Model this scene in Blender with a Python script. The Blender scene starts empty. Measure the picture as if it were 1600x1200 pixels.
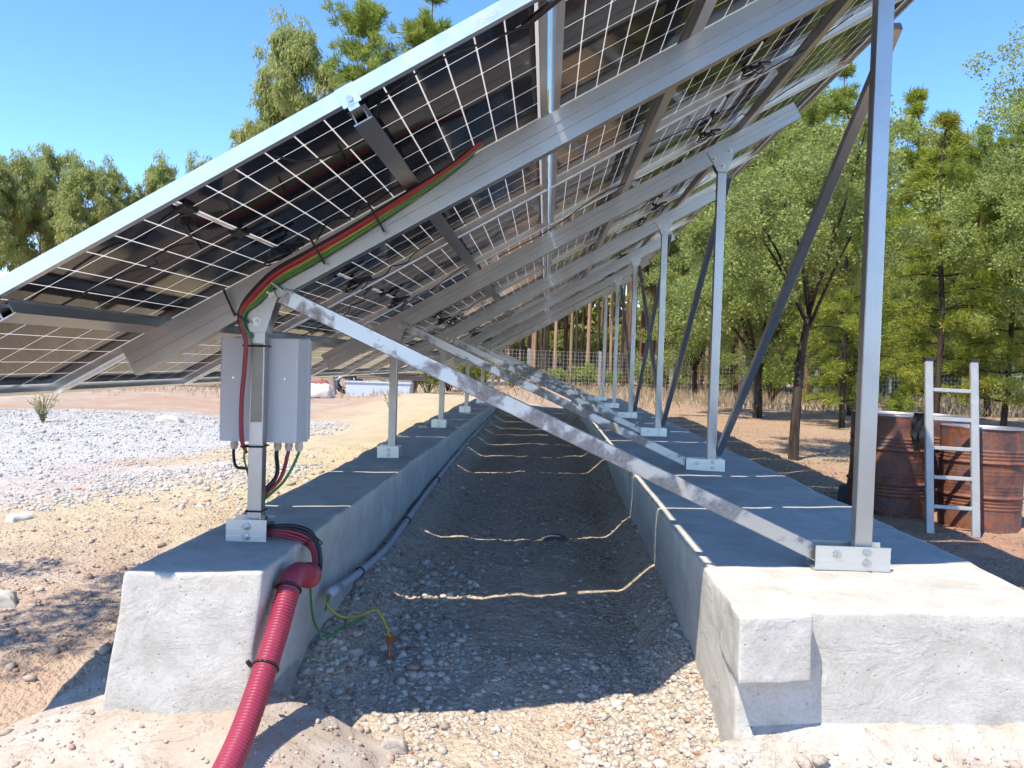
import bpy, math, random
import numpy as np
from mathutils import Vector, Matrix, noise as mnoise

SC = bpy.context.scene
COL = SC.collection
H = 1.20            # lens height above the soil; everything below is written relative to the lens
R = math.radians
rnd = random.Random(7)
rng = np.random.default_rng(11)

# ------------------------------------------------------------------ camera
cam_d = bpy.data.cameras.new('camera')
cam_d.sensor_width = 36.0
cam_d.lens = 1264.0 / 1600.0 * 36.0
cam_d.clip_start = 0.05
cam_d.clip_end = 2000
cam = bpy.data.objects.new('camera', cam_d)
COL.objects.link(cam)
_r = Vector((0.99866069, 0.04200999, 0.03019906))
_u = Vector((-0.03124505, 0.02446875, 0.9992122))
_f = Vector((-0.04123796, 0.99881752, -0.02574859))
cam.matrix_world = Matrix(((_r.x, _u.x, -_f.x, 0), (_r.y, _u.y, -_f.y, 0), (_r.z, _u.z, -_f.z, 0), (0, 0, 0, 1)))
SC.camera = cam

# ------------------------------------------------------------------ sky and sun
SUN_L = Vector((0.377, 0.48, -1.0)).normalized()
EL = math.asin(-SUN_L.z)
AZ = math.atan2(-SUN_L.x, -SUN_L.y)
world = bpy.data.worlds.new('World')
SC.world = world
world.use_nodes = True
wn = world.node_tree
wn.nodes.clear()
w_out = wn.nodes.new('ShaderNodeOutputWorld')
w_bg = wn.nodes.new('ShaderNodeBackground')
w_sky = wn.nodes.new('ShaderNodeTexSky')
w_sky.sky_type = 'NISHITA'
w_sky.sun_disc = False
w_sky.sun_elevation = EL
w_sky.sun_rotation = AZ
w_sky.altitude = 100
w_sky.air_density = 0.7
w_sky.dust_density = 0.0
w_sky.ozone_density = 2.6
w_bg.inputs['Strength'].default_value = 0.15
w_hs = wn.nodes.new('ShaderNodeHueSaturation')
w_hs.inputs['Saturation'].default_value = 1.18
w_hs.inputs['Hue'].default_value = 0.504
wn.links.new(w_sky.outputs[0], w_hs.inputs['Color'])
wn.links.new(w_hs.outputs[0], w_bg.inputs[0])
wn.links.new(w_bg.outputs[0], w_out.inputs[0])
sun_d = bpy.data.lights.new('sun', 'SUN')
sun_d.energy = 2.8
sun_d.angle = R(0.45)
sun_d.color = (1.0, 0.92, 0.785)
sun = bpy.data.objects.new('sun', sun_d)
COL.objects.link(sun)
sun.rotation_mode = 'QUATERNION'
sun.rotation_quaternion = SUN_L.to_track_quat('-Z', 'Y')
sun.location = (-8, -10, 20)
SC.view_settings.view_transform = 'Standard'
SC.view_settings.look = 'None'
SC.view_settings.gamma = 1.0
SC.view_settings.exposure = 1.50
SC.view_settings.use_curve_mapping = False
SC.cycles.max_bounces = 5
SC.cycles.use_adaptive_sampling = True
SC.cycles.adaptive_threshold = 0.03
SC.cycles.diffuse_bounces = 4
SC.cycles.glossy_bounces = 3
SC.cycles.transmission_bounces = 3
SC.cycles.sample_clamp_indirect = 6.0
SC.cycles.caustics_reflective = False
SC.cycles.caustics_refractive = False

# ------------------------------------------------------------------ node material helper
class NM:
    def __init__(s, name):
        s.m = bpy.data.materials.new(name)
        s.m.use_nodes = True
        s.t = s.m.node_tree
        s.t.nodes.clear()
        s.out = s.t.nodes.new('ShaderNodeOutputMaterial')
    def n(s, typ, **kw):
        nd = s.t.nodes.new(typ)
        for k, v in kw.items():
            if k in nd.inputs:
                inp = nd.inputs[k]
                if hasattr(v, 'bl_idname') or isinstance(v, bpy.types.NodeSocket):
                    s.t.links.new(v, inp)
                else:
                    inp.default_value = v
            else:
                setattr(nd, k, v)
        return nd
    def link(s, a, b):
        s.t.links.new(a, b)
    def coord(s, kind='Object'):
        return s.n('ShaderNodeTexCoord').outputs[kind]
    def noise(s, scale, detail=4, rough=0.55, co=None, dist=0.0):
        nd = s.n('ShaderNodeTexNoise')
        nd.inputs['Scale'].default_value = scale
        nd.inputs['Detail'].default_value = detail
        nd.inputs['Roughness'].default_value = rough
        nd.inputs['Distortion'].default_value = dist
        if co is not None: s.link(co, nd.inputs['Vector'])
        return nd.outputs['Fac']
    def voro(s, scale, co=None, feature='F1', out='Distance'):
        nd = s.n('ShaderNodeTexVoronoi')
        nd.feature = feature
        nd.inputs['Scale'].default_value = scale
        if co is not None: s.link(co, nd.inputs['Vector'])
        return nd.outputs[out]
    def ramp(s, fac, stops):
        nd = s.n('ShaderNodeValToRGB')
        el = nd.color_ramp.elements
        while len(el) < len(stops): el.new(0.5)
        for e, (p, c) in zip(el, stops):
            e.position = p
            e.color = (c[0], c[1], c[2], 1) if hasattr(c, '__len__') else (c, c, c, 1)
        s.link(fac, nd.inputs[0])
        return nd.outputs['Color']
    def mix(s, fac, a, b, mode='MIX'):
        nd = s.n('ShaderNodeMix')
        nd.data_type = 'RGBA'
        nd.blend_type = mode
        for sock, v in ((nd.inputs[0], fac), (nd.inputs[6], a), (nd.inputs[7], b)):
            if isinstance(v, bpy.types.NodeSocket): s.link(v, sock)
            elif hasattr(v, '__len__'): sock.default_value = (v[0], v[1], v[2], 1)
            else: sock.default_value = v
        return nd.outputs[2]
    def math(s, op, a, b=0.0, clamp=False):
        nd = s.n('ShaderNodeMath')
        nd.operation = op
        nd.use_clamp = clamp
        for sock, v in ((nd.inputs[0], a), (nd.inputs[1], b)):
            if isinstance(v, bpy.types.NodeSocket): s.link(v, sock)
            else: sock.default_value = v
        return nd.outputs[0]
    def bump(s, h, strength=0.3, dist=0.01, prev=None):
        nd = s.n('ShaderNodeBump')
        nd.inputs['Strength'].default_value = strength
        nd.inputs['Distance'].default_value = dist
        s.link(h, nd.inputs['Height'])
        if prev is not None: s.link(prev, nd.inputs['Normal'])
        return nd.outputs[0]
    def pbsdf(s, color, rough=0.6, metal=0.0, normal=None, ior=1.5, spec=0.5, coat=0.0):
        nd = s.n('ShaderNodeBsdfPrincipled')
        for k, v in (('Base Color', color), ('Roughness', rough), ('Metallic', metal), ('IOR', ior),
                     ('Specular IOR Level', spec), ('Coat Weight', coat)):
            sock = nd.inputs[k]
            if isinstance(v, bpy.types.NodeSocket): s.link(v, sock)
            elif hasattr(v, '__len__'): sock.default_value = (v[0], v[1], v[2], 1)
            else: sock.default_value = v
        if normal is not None: s.link(normal, nd.inputs['Normal'])
        return nd
    def done(s, shader):
        s.link(shader.outputs[0] if not isinstance(shader, bpy.types.NodeSocket) else shader, s.out.inputs['Surface'])
        return s.m

M = {}
def mat_alu(name, col, rough, scl=(1, 1, 1), grime=0.35):
    k = NM(name)
    co = k.coord('Object')
    mp = k.n('ShaderNodeMapping')
    k.link(co, mp.inputs['Vector'])
    mp.inputs['Scale'].default_value = scl
    streak = k.noise(18, 5, 0.7, mp.outputs[0])
    blot = k.noise(5, 4, 0.6, co)
    c = k.mix(k.math('MULTIPLY', k.ramp(blot, ((0.45, 0), (0.75, 1))), grime), col, [x * 0.62 for x in col])
    c = k.mix(k.math('MULTIPLY', streak, 0.22), c, [x * 0.7 for x in col])
    r = k.math('MULTIPLY_ADD', streak, 0.22)
    r.node.inputs[2].default_value = rough - 0.1
    b = k.bump(streak, 0.06, 0.002)
    return k.done(k.pbsdf(c, r, 1.0, b))
M['alu'] = mat_alu('mill aluminium', (0.47, 0.47, 0.465), 0.37, (6, 0.6, 6))
M['alu_clean'] = mat_alu('anodised frame aluminium', (0.70, 0.70, 0.69), 0.36, (1, 1, 1), 0.1)
k = NM('mortar smeared aluminium')
co = k.coord('Object')
sm = k.ramp(k.noise(7, 6, 0.66, co, 0.5), ((0.47, 0), (0.56, 1)))
n2 = k.noise(60, 4, 0.6, co)
c = k.mix(sm, (0.52, 0.52, 0.515), k.ramp(n2, ((0.3, (0.24, 0.215, 0.19)), (0.7, (0.40, 0.37, 0.335)))))
M['alu_smear'] = k.done(k.pbsdf(c, k.ramp(sm, ((0.0, 0.38), (1.0, 0.75))), k.ramp(sm, ((0.0, 1.0), (1.0, 0.25))), k.bump(n2, 0.1, 0.003)))

def mat_plain(name, col, rough=0.5, metal=0.0, var=0.2, scale=20, bump=0.0, spec=0.5):
    k = NM(name)
    co = k.coord('Object')
    f = k.noise(scale, 4, 0.6, co)
    c = k.mix(k.math('MULTIPLY', f, var * 2), [min(1, x * (1 + var * 0.5)) for x in col], [x * (1 - var) for x in col])
    b = k.bump(f, bump, 0.004) if bump else None
    return k.done(k.pbsdf(c, rough, metal, b, spec=spec))
M['bolt'] = mat_plain('zinc bolt', (0.55, 0.55, 0.53), 0.32, 1.0)
M['black'] = mat_plain('black cable jacket', (0.012, 0.012, 0.013), 0.42)
M['red'] = mat_plain('red cable jacket', (0.25, 0.020, 0.028), 0.42)
M['green'] = mat_plain('green cable jacket', (0.035, 0.17, 0.03), 0.42)
M['yellow'] = mat_plain('yellow cable jacket', (0.36, 0.32, 0.03), 0.42)
M['box'] = mat_plain('grey polyester enclosure', (0.50, 0.505, 0.51), 0.45, 0, 0.06, 6)
M['gland'] = mat_plain('pale grey gland plastic', (0.52, 0.46, 0.41), 0.45)
M['pvc'] = mat_plain('grey pvc', (0.36, 0.40, 0.46), 0.38, 0, 0.1)
M['conduit'] = mat_plain('red corrugated polyethylene', (0.29, 0.028, 0.060), 0.42, 0, 0.35, 14)
M['collar'] = mat_plain('red moulded polyethylene', (0.27, 0.035, 0.055), 0.45, 0, 0.14, 8)
M['copper'] = mat_plain('weathered copper', (0.42, 0.14, 0.06), 0.45, 0.8)
M['tab'] = mat_plain('busbar strip', (0.72, 0.71, 0.68), 0.5, 0.2, 0.1)
M['ladder'] = mat_plain('weathered ladder aluminium', (0.44, 0.44, 0.42), 0.55, 0.5, 0.4, 9, 0.1)
M['print'] = mat_plain('grey print', (0.45, 0.47, 0.50), 0.6)
M['stone'] = mat_plain('pale stone', (0.48, 0.44, 0.38), 0.9, 0, 0.35, 9, 0.6)
M['darkblock'] = mat_plain('dark grey block', (0.10, 0.115, 0.13), 0.85, 0, 0.3, 15, 0.4)
M['granite'] = mat_plain('weathered granite', (0.27, 0.235, 0.205), 0.9, 0, 0.4, 14, 0.4)
M['wire'] = mat_plain('galvanised wire', (0.55, 0.55, 0.52), 0.5, 0.6)
M['film'] = mat_plain('old protective film', (0.22, 0.195, 0.16), 0.35, 0.3, 0.4, 12)
M['wood'] = mat_plain('grey old timber', (0.30, 0.22, 0.16), 0.85, 0, 0.4, 10, 0.4)
M['troughm'] = mat_plain('painted grey sheet', (0.42, 0.47, 0.52), 0.6, 0, 0.15, 3)
M['rag'] = mat_plain('red brown junk', (0.24, 0.08, 0.06), 0.8, 0, 0.4, 5)
M['sack'] = mat_plain('white sacking', (0.62, 0.57, 0.52), 0.8, 0, 0.2, 5, 0.4)

# solar cell seen through the rear glass
k = NM('solar cell under glass')
co = k.coord('Object')
b = k.bump(k.noise(1.6, 2, 0.5, co), 0.03, 0.02)
oi = k.n('ShaderNodeObjectInfo')
c = k.mix(oi.outputs['Random'], (0.007, 0.009, 0.016), (0.010, 0.012, 0.022))
dust = k.ramp(k.noise(9, 5, 0.65, co), ((0.4, 0), (0.8, 1)))
rr = k.math('MULTIPLY_ADD', dust, 0.06)
rr.node.inputs[2].default_value = 0.06
M['cell'] = k.done(k.pbsdf(c, rr, 0, b, ior=1.34, spec=0.5))
# clear gap between the cells, milky encapsulant lit from the front
k = NM('milky laminate')
tr = k.n('ShaderNodeBsdfTranslucent')
tr.inputs['Color'].default_value = (0.58, 0.545, 0.50, 1)
df = k.n('ShaderNodeBsdfDiffuse')
df.inputs['Color'].default_value = (0.70, 0.68, 0.65, 1)
gl = k.n('ShaderNodeBsdfGlossy')
gl.inputs['Roughness'].default_value = 0.08
mx = k.n('ShaderNodeMixShader')
mx.inputs[0].default_value = 0.5
k.link(tr.outputs[0], mx.inputs[1]); k.link(df.outputs[0], mx.inputs[2])
fr = k.n('ShaderNodeFresnel')
fr.inputs['IOR'].default_value = 1.5
m2 = k.n('ShaderNodeMixShader')
k.link(fr.outputs[0], m2.inputs[0]); k.link(mx.outputs[0], m2.inputs[1]); k.link(gl.outputs[0], m2.inputs[2])
M['sheet'] = k.done(m2)

# concrete
def mat_concrete(name, c_light, c_dark, pocks=1.0, lapk=0.12, strength=0.5):
    k = NM(name)
    co = k.coord('Object')
    big = k.noise(1.7, 5, 0.6, co)
    mid = k.noise(7, 7, 0.68, co, 0.4)
    fine = k.noise(85, 4, 0.7, co)
    grain = k.noise(320, 2, 0.6, co)
    mp = k.n('ShaderNodeMapping')
    k.link(co, mp.inputs['Vector'])
    mp.inputs['Scale'].default_value = (1.5, 1.5, 2.2)
    mp.inputs['Rotation'].default_value = (0.3, 0.5, 0.3)
    trowel = k.noise(3.0, 7, 0.66, mp.outputs[0], 0.7)
    c = k.mix(k.ramp(big, ((0.35, 0), (0.7, 1))), c_light, c_dark)
    c = k.mix(k.math('MULTIPLY', k.ramp(mid, ((0.42, 0), (0.66, 1))), 0.6), c, [x * y for x, y in zip(c_dark, (0.78, 0.74, 0.68))])
    c = k.mix(k.math('MULTIPLY', k.ramp(fine, ((0.42, 0), (0.7, 1))), 0.35), c, [x * 0.62 for x in c_dark])
    # small air holes
    vd = k.voro(55, co)
    sel = k.n('ShaderNodeSeparateColor'); k.link(k.voro(55, co, out='Color'), sel.inputs[0])
    pick = k.ramp(sel.outputs[0], ((0.80, 0), (0.82, 1)))
    hole = k.math('MULTIPLY', k.ramp(vd, ((0.10, 1), (0.22, 0))), pick)
    c = k.mix(k.math('MULTIPLY', hole, 0.5 * pocks), c, [x * 0.45 for x in c_dark])
    lap = k.ramp(trowel, ((0.47, 0), (0.485, 0.5), (0.56, 0.6), (0.575, 1)))
    h = k.math('ADD', k.math('MULTIPLY', lap, lapk), k.math('MULTIPLY', trowel, 0.7))
    h = k.math('ADD', h, k.math('MULTIPLY', fine, 0.16))
    h = k.math('ADD', h, k.math('MULTIPLY', grain, 0.05))
    h = k.math('SUBTRACT', h, k.math('MULTIPLY', hole, 0.22 * pocks))
    b = k.bump(h, strength, 0.016)
    return k.done(k.pbsdf(c, 0.92, 0, b, spec=0.2))
M['concrete'] = mat_concrete('trowelled concrete', (0.58, 0.55, 0.495), (0.46, 0.44, 0.395))
M['plaster'] = mat_concrete('pale cement wash', (0.50, 0.455, 0.40), (0.43, 0.345, 0.275), 1.0, 0.25, 0.9)

# rusty drum
k = NM('rusted painted steel')
co = k.coord('Object')
n1 = k.noise(6.0, 9, 0.72, co, 0.25)
n2 = k.noise(14, 6, 0.7, co)
mp = k.n('ShaderNodeMapping')
k.link(co, mp.inputs['Vector']); mp.inputs['Scale'].default_value = (9, 9, 0.8)
n3 = k.noise(2, 5, 0.6, mp.outputs[0])
c = k.ramp(n1, ((0.32, (0.045, 0.024, 0.022)), (0.44, (0.11, 0.045, 0.035)), (0.53, (0.27, 0.085, 0.032)), (0.575, (0.12, 0.06, 0.05)), (0.68, (0.17, 0.155, 0.155))))
c = k.mix(k.math('MULTIPLY', k.ramp(n3, ((0.42, 0), (0.62, 1))), 0.45), c, (0.09, 0.05, 0.042))
c = k.mix(k.math('MULTIPLY', n2, 0.3), c, (0.06, 0.035, 0.03))
M['rust'] = k.done(k.pbsdf(c, k.ramp(n1, ((0.3, 0.45), (0.7, 0.8))), 0.0, k.bump(n2, 0.35, 0.006)))
M['rim'] = mat_plain('worn steel rim', (0.32, 0.32, 0.34), 0.5, 0.7, 0.4, 10)

# bark and leaves
def mat_bark(name, a, b2, scale=(14, 14, 2.5), bump=0.9):
    k = NM(name)
    co = k.coord('Object')
    mp = k.n('ShaderNodeMapping')
    k.link(co, mp.inputs['Vector']); mp.inputs['Scale'].default_value = scale
    f = k.noise(1.0, 6, 0.7, mp.outputs[0], 0.7)
    c = k.ramp(f, ((0.35, a), (0.65, b2)))
    oi = k.n('ShaderNodeObjectInfo')
    c = k.mix(k.math('MULTIPLY', oi.outputs['Random'], 0.5), c, [x * 0.55 for x in a])
    return k.done(k.pbsdf(c, 0.95, 0, k.bump(f, bump, 0.03), spec=0.15))
M['bark_oak'] = mat_bark('dark cork bark', (0.028, 0.022, 0.018), (0.11, 0.085, 0.065))
M['bark_pine'] = mat_bark('reddish pine bark', (0.10, 0.055, 0.035), (0.27, 0.155, 0.10), (5, 5, 1.2))
M['bark_euc'] = mat_bark('peeling eucalyptus bark', (0.24, 0.13, 0.075), (0.46, 0.31, 0.21), (5, 5, 0.5), 0.4)

def mat_leaf(name, dark, light, dry=None, trans=0.35, tint=0.5):
    k = NM(name)
    g = k.n('ShaderNodeNewGeometry')
    oi = k.n('ShaderNodeObjectInfo')
    c = k.mix(g.outputs['Random Per Island'], dark, light)
    co = k.coord('Object')
    c = k.mix(k.math('MULTIPLY', k.ramp(k.noise(0.7, 3, 0.6, co), ((0.4, 0), (0.65, 1))), 0.6), c, [0.5 * (x + y) * 1.25 for x, y in zip(dark, light)])
    if dry is not None:
        c = k.mix(k.math('MULTIPLY', k.ramp(k.noise(0.5, 2, 0.5, co), ((0.56, 0), (0.68, 1))), 0.8), c, dry)
    c = k.mix(k.math('MULTIPLY', oi.outputs['Random'], tint), c, [x * 0.62 for x in light])
    p = k.pbsdf(c, 0.5, 0, None, spec=0.35)
    t = k.n('ShaderNodeBsdfTranslucent')
    k.link(k.mix(0.6, c, [min(1, x * 1.4) for x in light]), t.inputs['Color'])
    mx = k.n('ShaderNodeMixShader')
    mx.inputs[0].default_value = trans
    k.link(p.outputs[0], mx.inputs[1]); k.link(t.outputs[0], mx.inputs[2])
    return k.done(mx)
M['leaf_oak'] = mat_leaf('oak leaf', (0.150, 0.195, 0.045), (0.338, 0.377, 0.110), None, 0.42, 0.35)
M['leaf_pine'] = mat_leaf('pine needle', (0.138, 0.192, 0.032), (0.310, 0.360, 0.072), None, 0.42, 0.3)
M['leaf_euc'] = mat_leaf('eucalyptus leaf', (0.188, 0.225, 0.063), (0.413, 0.438, 0.153), (0.400, 0.350, 0.117), 0.45, 0.3)
M['leaf_con'] = mat_leaf('yellow green conifer scale', (0.138, 0.184, 0.020), (0.322, 0.356, 0.045), (0.310, 0.230, 0.045))
M['leaf_bush'] = mat_leaf('bright shrub leaf', (0.13, 0.19, 0.02), (0.28, 0.34, 0.05))
M['leaf_under'] = mat_leaf('undergrowth leaf', (0.130, 0.189, 0.035), (0.312, 0.338, 0.085), (0.364, 0.270, 0.090), 0.4, 0.3)
M['straw'] = mat_leaf('dry straw', (0.24, 0.18, 0.10), (0.42, 0.33, 0.20), None, 0.3, 0.0)

# pebbles
def mat_pebble(name, stops):
    k = NM(name)
    g = k.n('ShaderNodeNewGeometry')
    c = k.ramp(g.outputs['Random Per Island'], stops)
    co = k.coord('Object')
    f = k.noise(60, 4, 0.6, co)
    c = k.mix(k.math('MULTIPLY', f, 0.35), c, (0.16, 0.13, 0.11))
    return k.done(k.pbsdf(c, 0.9, 0, k.bump(f, 0.3, 0.004), spec=0.25))
M['peb_trench'] = mat_pebble('trench pebbles', ((0.0, (0.33, 0.285, 0.235)), (0.3, (0.45, 0.40, 0.335)), (0.6, (0.53, 0.475, 0.40)), (0.85, (0.62, 0.575, 0.505)), (0.95, (0.33, 0.18, 0.12)), (1.0, (0.36, 0.24, 0.16))))
M['peb_grey'] = mat_pebble('crushed limestone', ((0.0, (0.32, 0.305, 0.28)), (0.4, (0.45, 0.43, 0.40)), (0.8, (0.54, 0.52, 0.485)), (1.0, (0.60, 0.575, 0.54))))
M['peb_soil'] = mat_pebble('soil pebbles', ((0.0, (0.32, 0.24, 0.18)), (0.4, (0.43, 0.35, 0.28)), (0.75, (0.52, 0.45, 0.38)), (0.9, (0.38, 0.19, 0.13)), (1.0, (0.55, 0.50, 0.44))))

# ------------------------------------------------------------------ mesh helpers
def link_mesh(name, verts, faces, mat, parent=None, smooth=False, loc=None):
    me = bpy.data.meshes.new(name)
    me.from_pydata([tuple(v) for v in verts], [], faces)
    me.update()
    if smooth:
        me.polygons.foreach_set('use_smooth', [True] * len(me.polygons))
    if mat is not None: me.materials.append(mat)
    return link_obj(name, me, parent, loc)
def link_obj(name, me, parent=None, loc=None):
    o = bpy.data.objects.new(name, me)
    COL.objects.link(o)
    if parent is not None: o.parent = parent
    if loc is not None: o.location = loc
    return o
def empty(name, loc=(0, 0, 0), rot=(0, 0, 0)):
    o = bpy.data.objects.new(name, None)
    o.empty_display_size = 0.1
    COL.objects.link(o)
    o.location = loc
    o.rotation_euler = rot
    return o
def tag(o, label=None, cat=None, group=None, kind=None):
    if label: o['label'] = label
    if cat: o['category'] = cat
    if group: o['group'] = group
    if kind: o['kind'] = kind
    return o

class MB:
    def __init__(s): s.v = []; s.f = []
    def add(s, v, f):
        o = len(s.v)
        s.v += [tuple(p) for p in v]
        s.f += [tuple(i + o for i in q) for q in f]
        return s
    def box(s, x0, x1, y0, y1, z0, z1):
        return s.add([(x0, y0, z0), (x1, y0, z0), (x1, y1, z0), (x0, y1, z0), (x0, y0, z1), (x1, y0, z1), (x1, y1, z1), (x0, y1, z1)],
                     [(0, 3, 2, 1), (4, 5, 6, 7), (0, 1, 5, 4), (1, 2, 6, 5), (2, 3, 7, 6), (3, 0, 4, 7)])
    def bar(s, a, b, w, h, up=(0, 0, 1), bev=0.0):
        """bar from a to b, w across (perpendicular to up), h along up"""
        a = Vector(a); b = Vector(b)
        d = (b - a).normalized()
        up = Vector(up)
        side = d.cross(up).normalized()
        u = side.cross(d).normalized()
        if bev <= 0:
            pr = [(-w / 2, -h / 2), (w / 2, -h / 2), (w / 2, h / 2), (-w / 2, h / 2)]
        else:
            e = bev
            pr = [(-w / 2 + e, -h / 2), (w / 2 - e, -h / 2), (w / 2, -h / 2 + e), (w / 2, h / 2 - e), (w / 2 - e, h / 2), (-w / 2 + e, h / 2), (-w / 2, h / 2 - e), (-w / 2, -h / 2 + e)]
        n = len(pr)
        v = [a + side * p + u * q for p, q in pr] + [b + side * p + u * q for p, q in pr]
        f = [(i, (i + 1) % n, n + (i + 1) % n, n + i) for i in range(n)]
        f += [tuple(range(n - 1, -1, -1)), tuple(range(n, 2 * n))]
        return s.add(v, f)
    def extrude_x(s, prof, x0, x1):
        """closed profile in (y, z), extruded along x"""
        n = len(prof)
        v = [(x0, y, z) for y, z in prof] + [(x1, y, z) for y, z in prof]
        f = [(i, (i + 1) % n, n + (i + 1) % n, n + i) for i in range(n)]
        f += [tuple(range(n - 1, -1, -1)), tuple(range(n, 2 * n))]
        return s.add(v, f)
    def tube(s, path, rad, seg=8, cap=True):
        path = [Vector(p) for p in path]
        n = len(path)
        rads = rad if hasattr(rad, '__len__') else [rad] * n
        d0 = (path[1] - path[0]).normalized()
        ref = Vector((0, 0, 1)) if abs(d0.z) < 0.9 else Vector((1, 0, 0))
        u = d0.cross(ref).normalized()
        v = []
        for i, p in enumerate(path):
            d = (path[min(i + 1, n - 1)] - path[max(i - 1, 0)]).normalized()
            u = (u - d * u.dot(d)).normalized()
            w = d.cross(u)
            for k_ in range(seg):
                a = 2 * math.pi * k_ / seg
                v.append(p + (u * math.cos(a) + w * math.sin(a)) * rads[i])
        f = []
        for i in range(n - 1):
            for k_ in range(seg):
                f.append((i * seg + k_, i * seg + (k_ + 1) % seg, (i + 1) * seg + (k_ + 1) % seg, (i + 1) * seg + k_))
        if cap:
            f.append(tuple(range(seg - 1, -1, -1)))
            f.append(tuple((n - 1) * seg + i for i in range(seg)))
        return s.add(v, f)
    def lathe(s, prof, seg=32, c=(0, 0, 0)):
        n = len(prof)
        v = []
        for r_, z in prof:
            for k_ in range(seg):
                a = 2 * math.pi * k_ / seg
                v.append((c[0] + r_ * math.cos(a), c[1] + r_ * math.sin(a), c[2] + z))
        f = []
        for i in range(n - 1):
            for k_ in range(seg):
                f.append((i * seg + k_, i * seg + (k_ + 1) % seg, (i + 1) * seg + (k_ + 1) % seg, (i + 1) * seg + k_))
        return s.add(v, f)
    def build(s, name, mat, parent=None, smooth=False, loc=None):
        return link_mesh(name, s.v, s.f, mat, parent, smooth, loc)

def smooth_path(pts, n=6):
    """Catmull-Rom through pts"""
    P = [Vector(p) for p in pts]
    P = [P[0] * 2 - P[1]] + P + [P[-1] * 2 - P[-2]]
    out = []
    for i in range(1, len(P) - 2):
        for j in range(n):
            t = j / n
            a, b, c, d = P[i - 1], P[i], P[i + 1], P[i + 2]
            out.append(0.5 * ((2 * b) + (c - a) * t + (2 * a - 5 * b + 4 * c - d) * t * t + (3 * b - a - 3 * c + d) * t ** 3))
    out.append(P[-2])
    return out

def hexa(corners, cuts, rad, amp, nscale, seed=0.0):
    """rounded, slightly uneven block; corners as in MB.box (8 points), cuts (nx, ny, nz)"""
    C = [Vector(c) for c in corners]
    dims = [((C[1] - C[0]).length), ((C[3] - C[0]).length), ((C[4] - C[0]).length)]
    axes = []
    for d, n in zip(dims, cuts):
        inner = list(np.linspace(rad, d - rad, n + 1))
        axes.append([0.0, rad * 0.3] + inner + [d - rad * 0.3, d])
    idx = {}
    V = []; F = []
    def vert(i, j, k_):
        key = (i, j, k_)
        if key in idx: return idx[key]
        p = Vector((axes[0][i], axes[1][j], axes[2][k_]))
        q = Vector([min(max(p[a], rad), dims[a] - rad) for a in range(3)])
        d = p - q
        if d.length > 1e-9: p = q + d.normalized() * rad
        a, b, c = p[0] / dims[0], p[1] / dims[1], p[2] / dims[2]
        w = ((C[0] * (1 - a) + C[1] * a) * (1 - b) + (C[3] * (1 - a) + C[2] * a) * b) * (1 - c) + \
            ((C[4] * (1 - a) + C[5] * a) * (1 - b) + (C[7] * (1 - a) + C[6] * a) * b) * c
        nv = Vector((w.x + seed, w.y, w.z)) * nscale
        w = w + Vector((mnoise.fractal(nv, 1, 2, 4), mnoise.fractal(nv + Vector((31, 7, 3)), 1, 2, 4), mnoise.fractal(nv + Vector((5, 41, 13)), 1, 2, 4))) * amp
        idx[key] = len(V)
        V.append(w)
        return idx[key]
    N = [len(a) - 1 for a in axes]
    for k_ in (0, N[2]):
        for i in range(N[0]):
            for j in range(N[1]):
                q = (vert(i, j, k_), vert(i + 1, j, k_), vert(i + 1, j + 1, k_), vert(i, j + 1, k_))
                F.append(q if k_ else q[::-1])
    for j in (0, N[1]):
        for i in range(N[0]):
            for k_ in range(N[2]):
                q = (vert(i, j, k_), vert(i + 1, j, k_), vert(i + 1, j, k_ + 1), vert(i, j, k_ + 1))
                F.append(q[::-1] if j else q)
    for i in (0, N[0]):
        for j in range(N[1]):
            for k_ in range(N[2]):
                q = (vert(i, j, k_), vert(i, j + 1, k_), vert(i, j + 1, k_ + 1), vert(i, j, k_ + 1))
                F.append(q if i else q[::-1])
    return V, F

# numpy value noise
_perm = rng.random((256, 256))
def vnoise(x, y):
    xi = np.floor(x).astype(int); yi = np.floor(y).astype(int)
    fx = x - xi; fy = y - yi
    fx = fx * fx * (3 - 2 * fx); fy = fy * fy * (3 - 2 * fy)
    g = lambda a, b: _perm[a & 255, b & 255]
    return (g(xi, yi) * (1 - fx) + g(xi + 1, yi) * fx) * (1 - fy) + (g(xi, yi + 1) * (1 - fx) + g(xi + 1, yi + 1) * fx) * fy
def fbm(x, y, o=4):
    s = 0; a = 0.5; t = 0
    for i in range(o):
        s = s + a * vnoise(x + 17.3 * i, y + 9.1 * i); t += a
        x = x * 2.03; y = y * 2.03; a *= 0.5
    return s / t - 0.5
def sstep(a, b, x):
    t = np.clip((x - a) / (b - a), 0, 1)
    return t * t * (3 - 2 * t)

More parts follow.
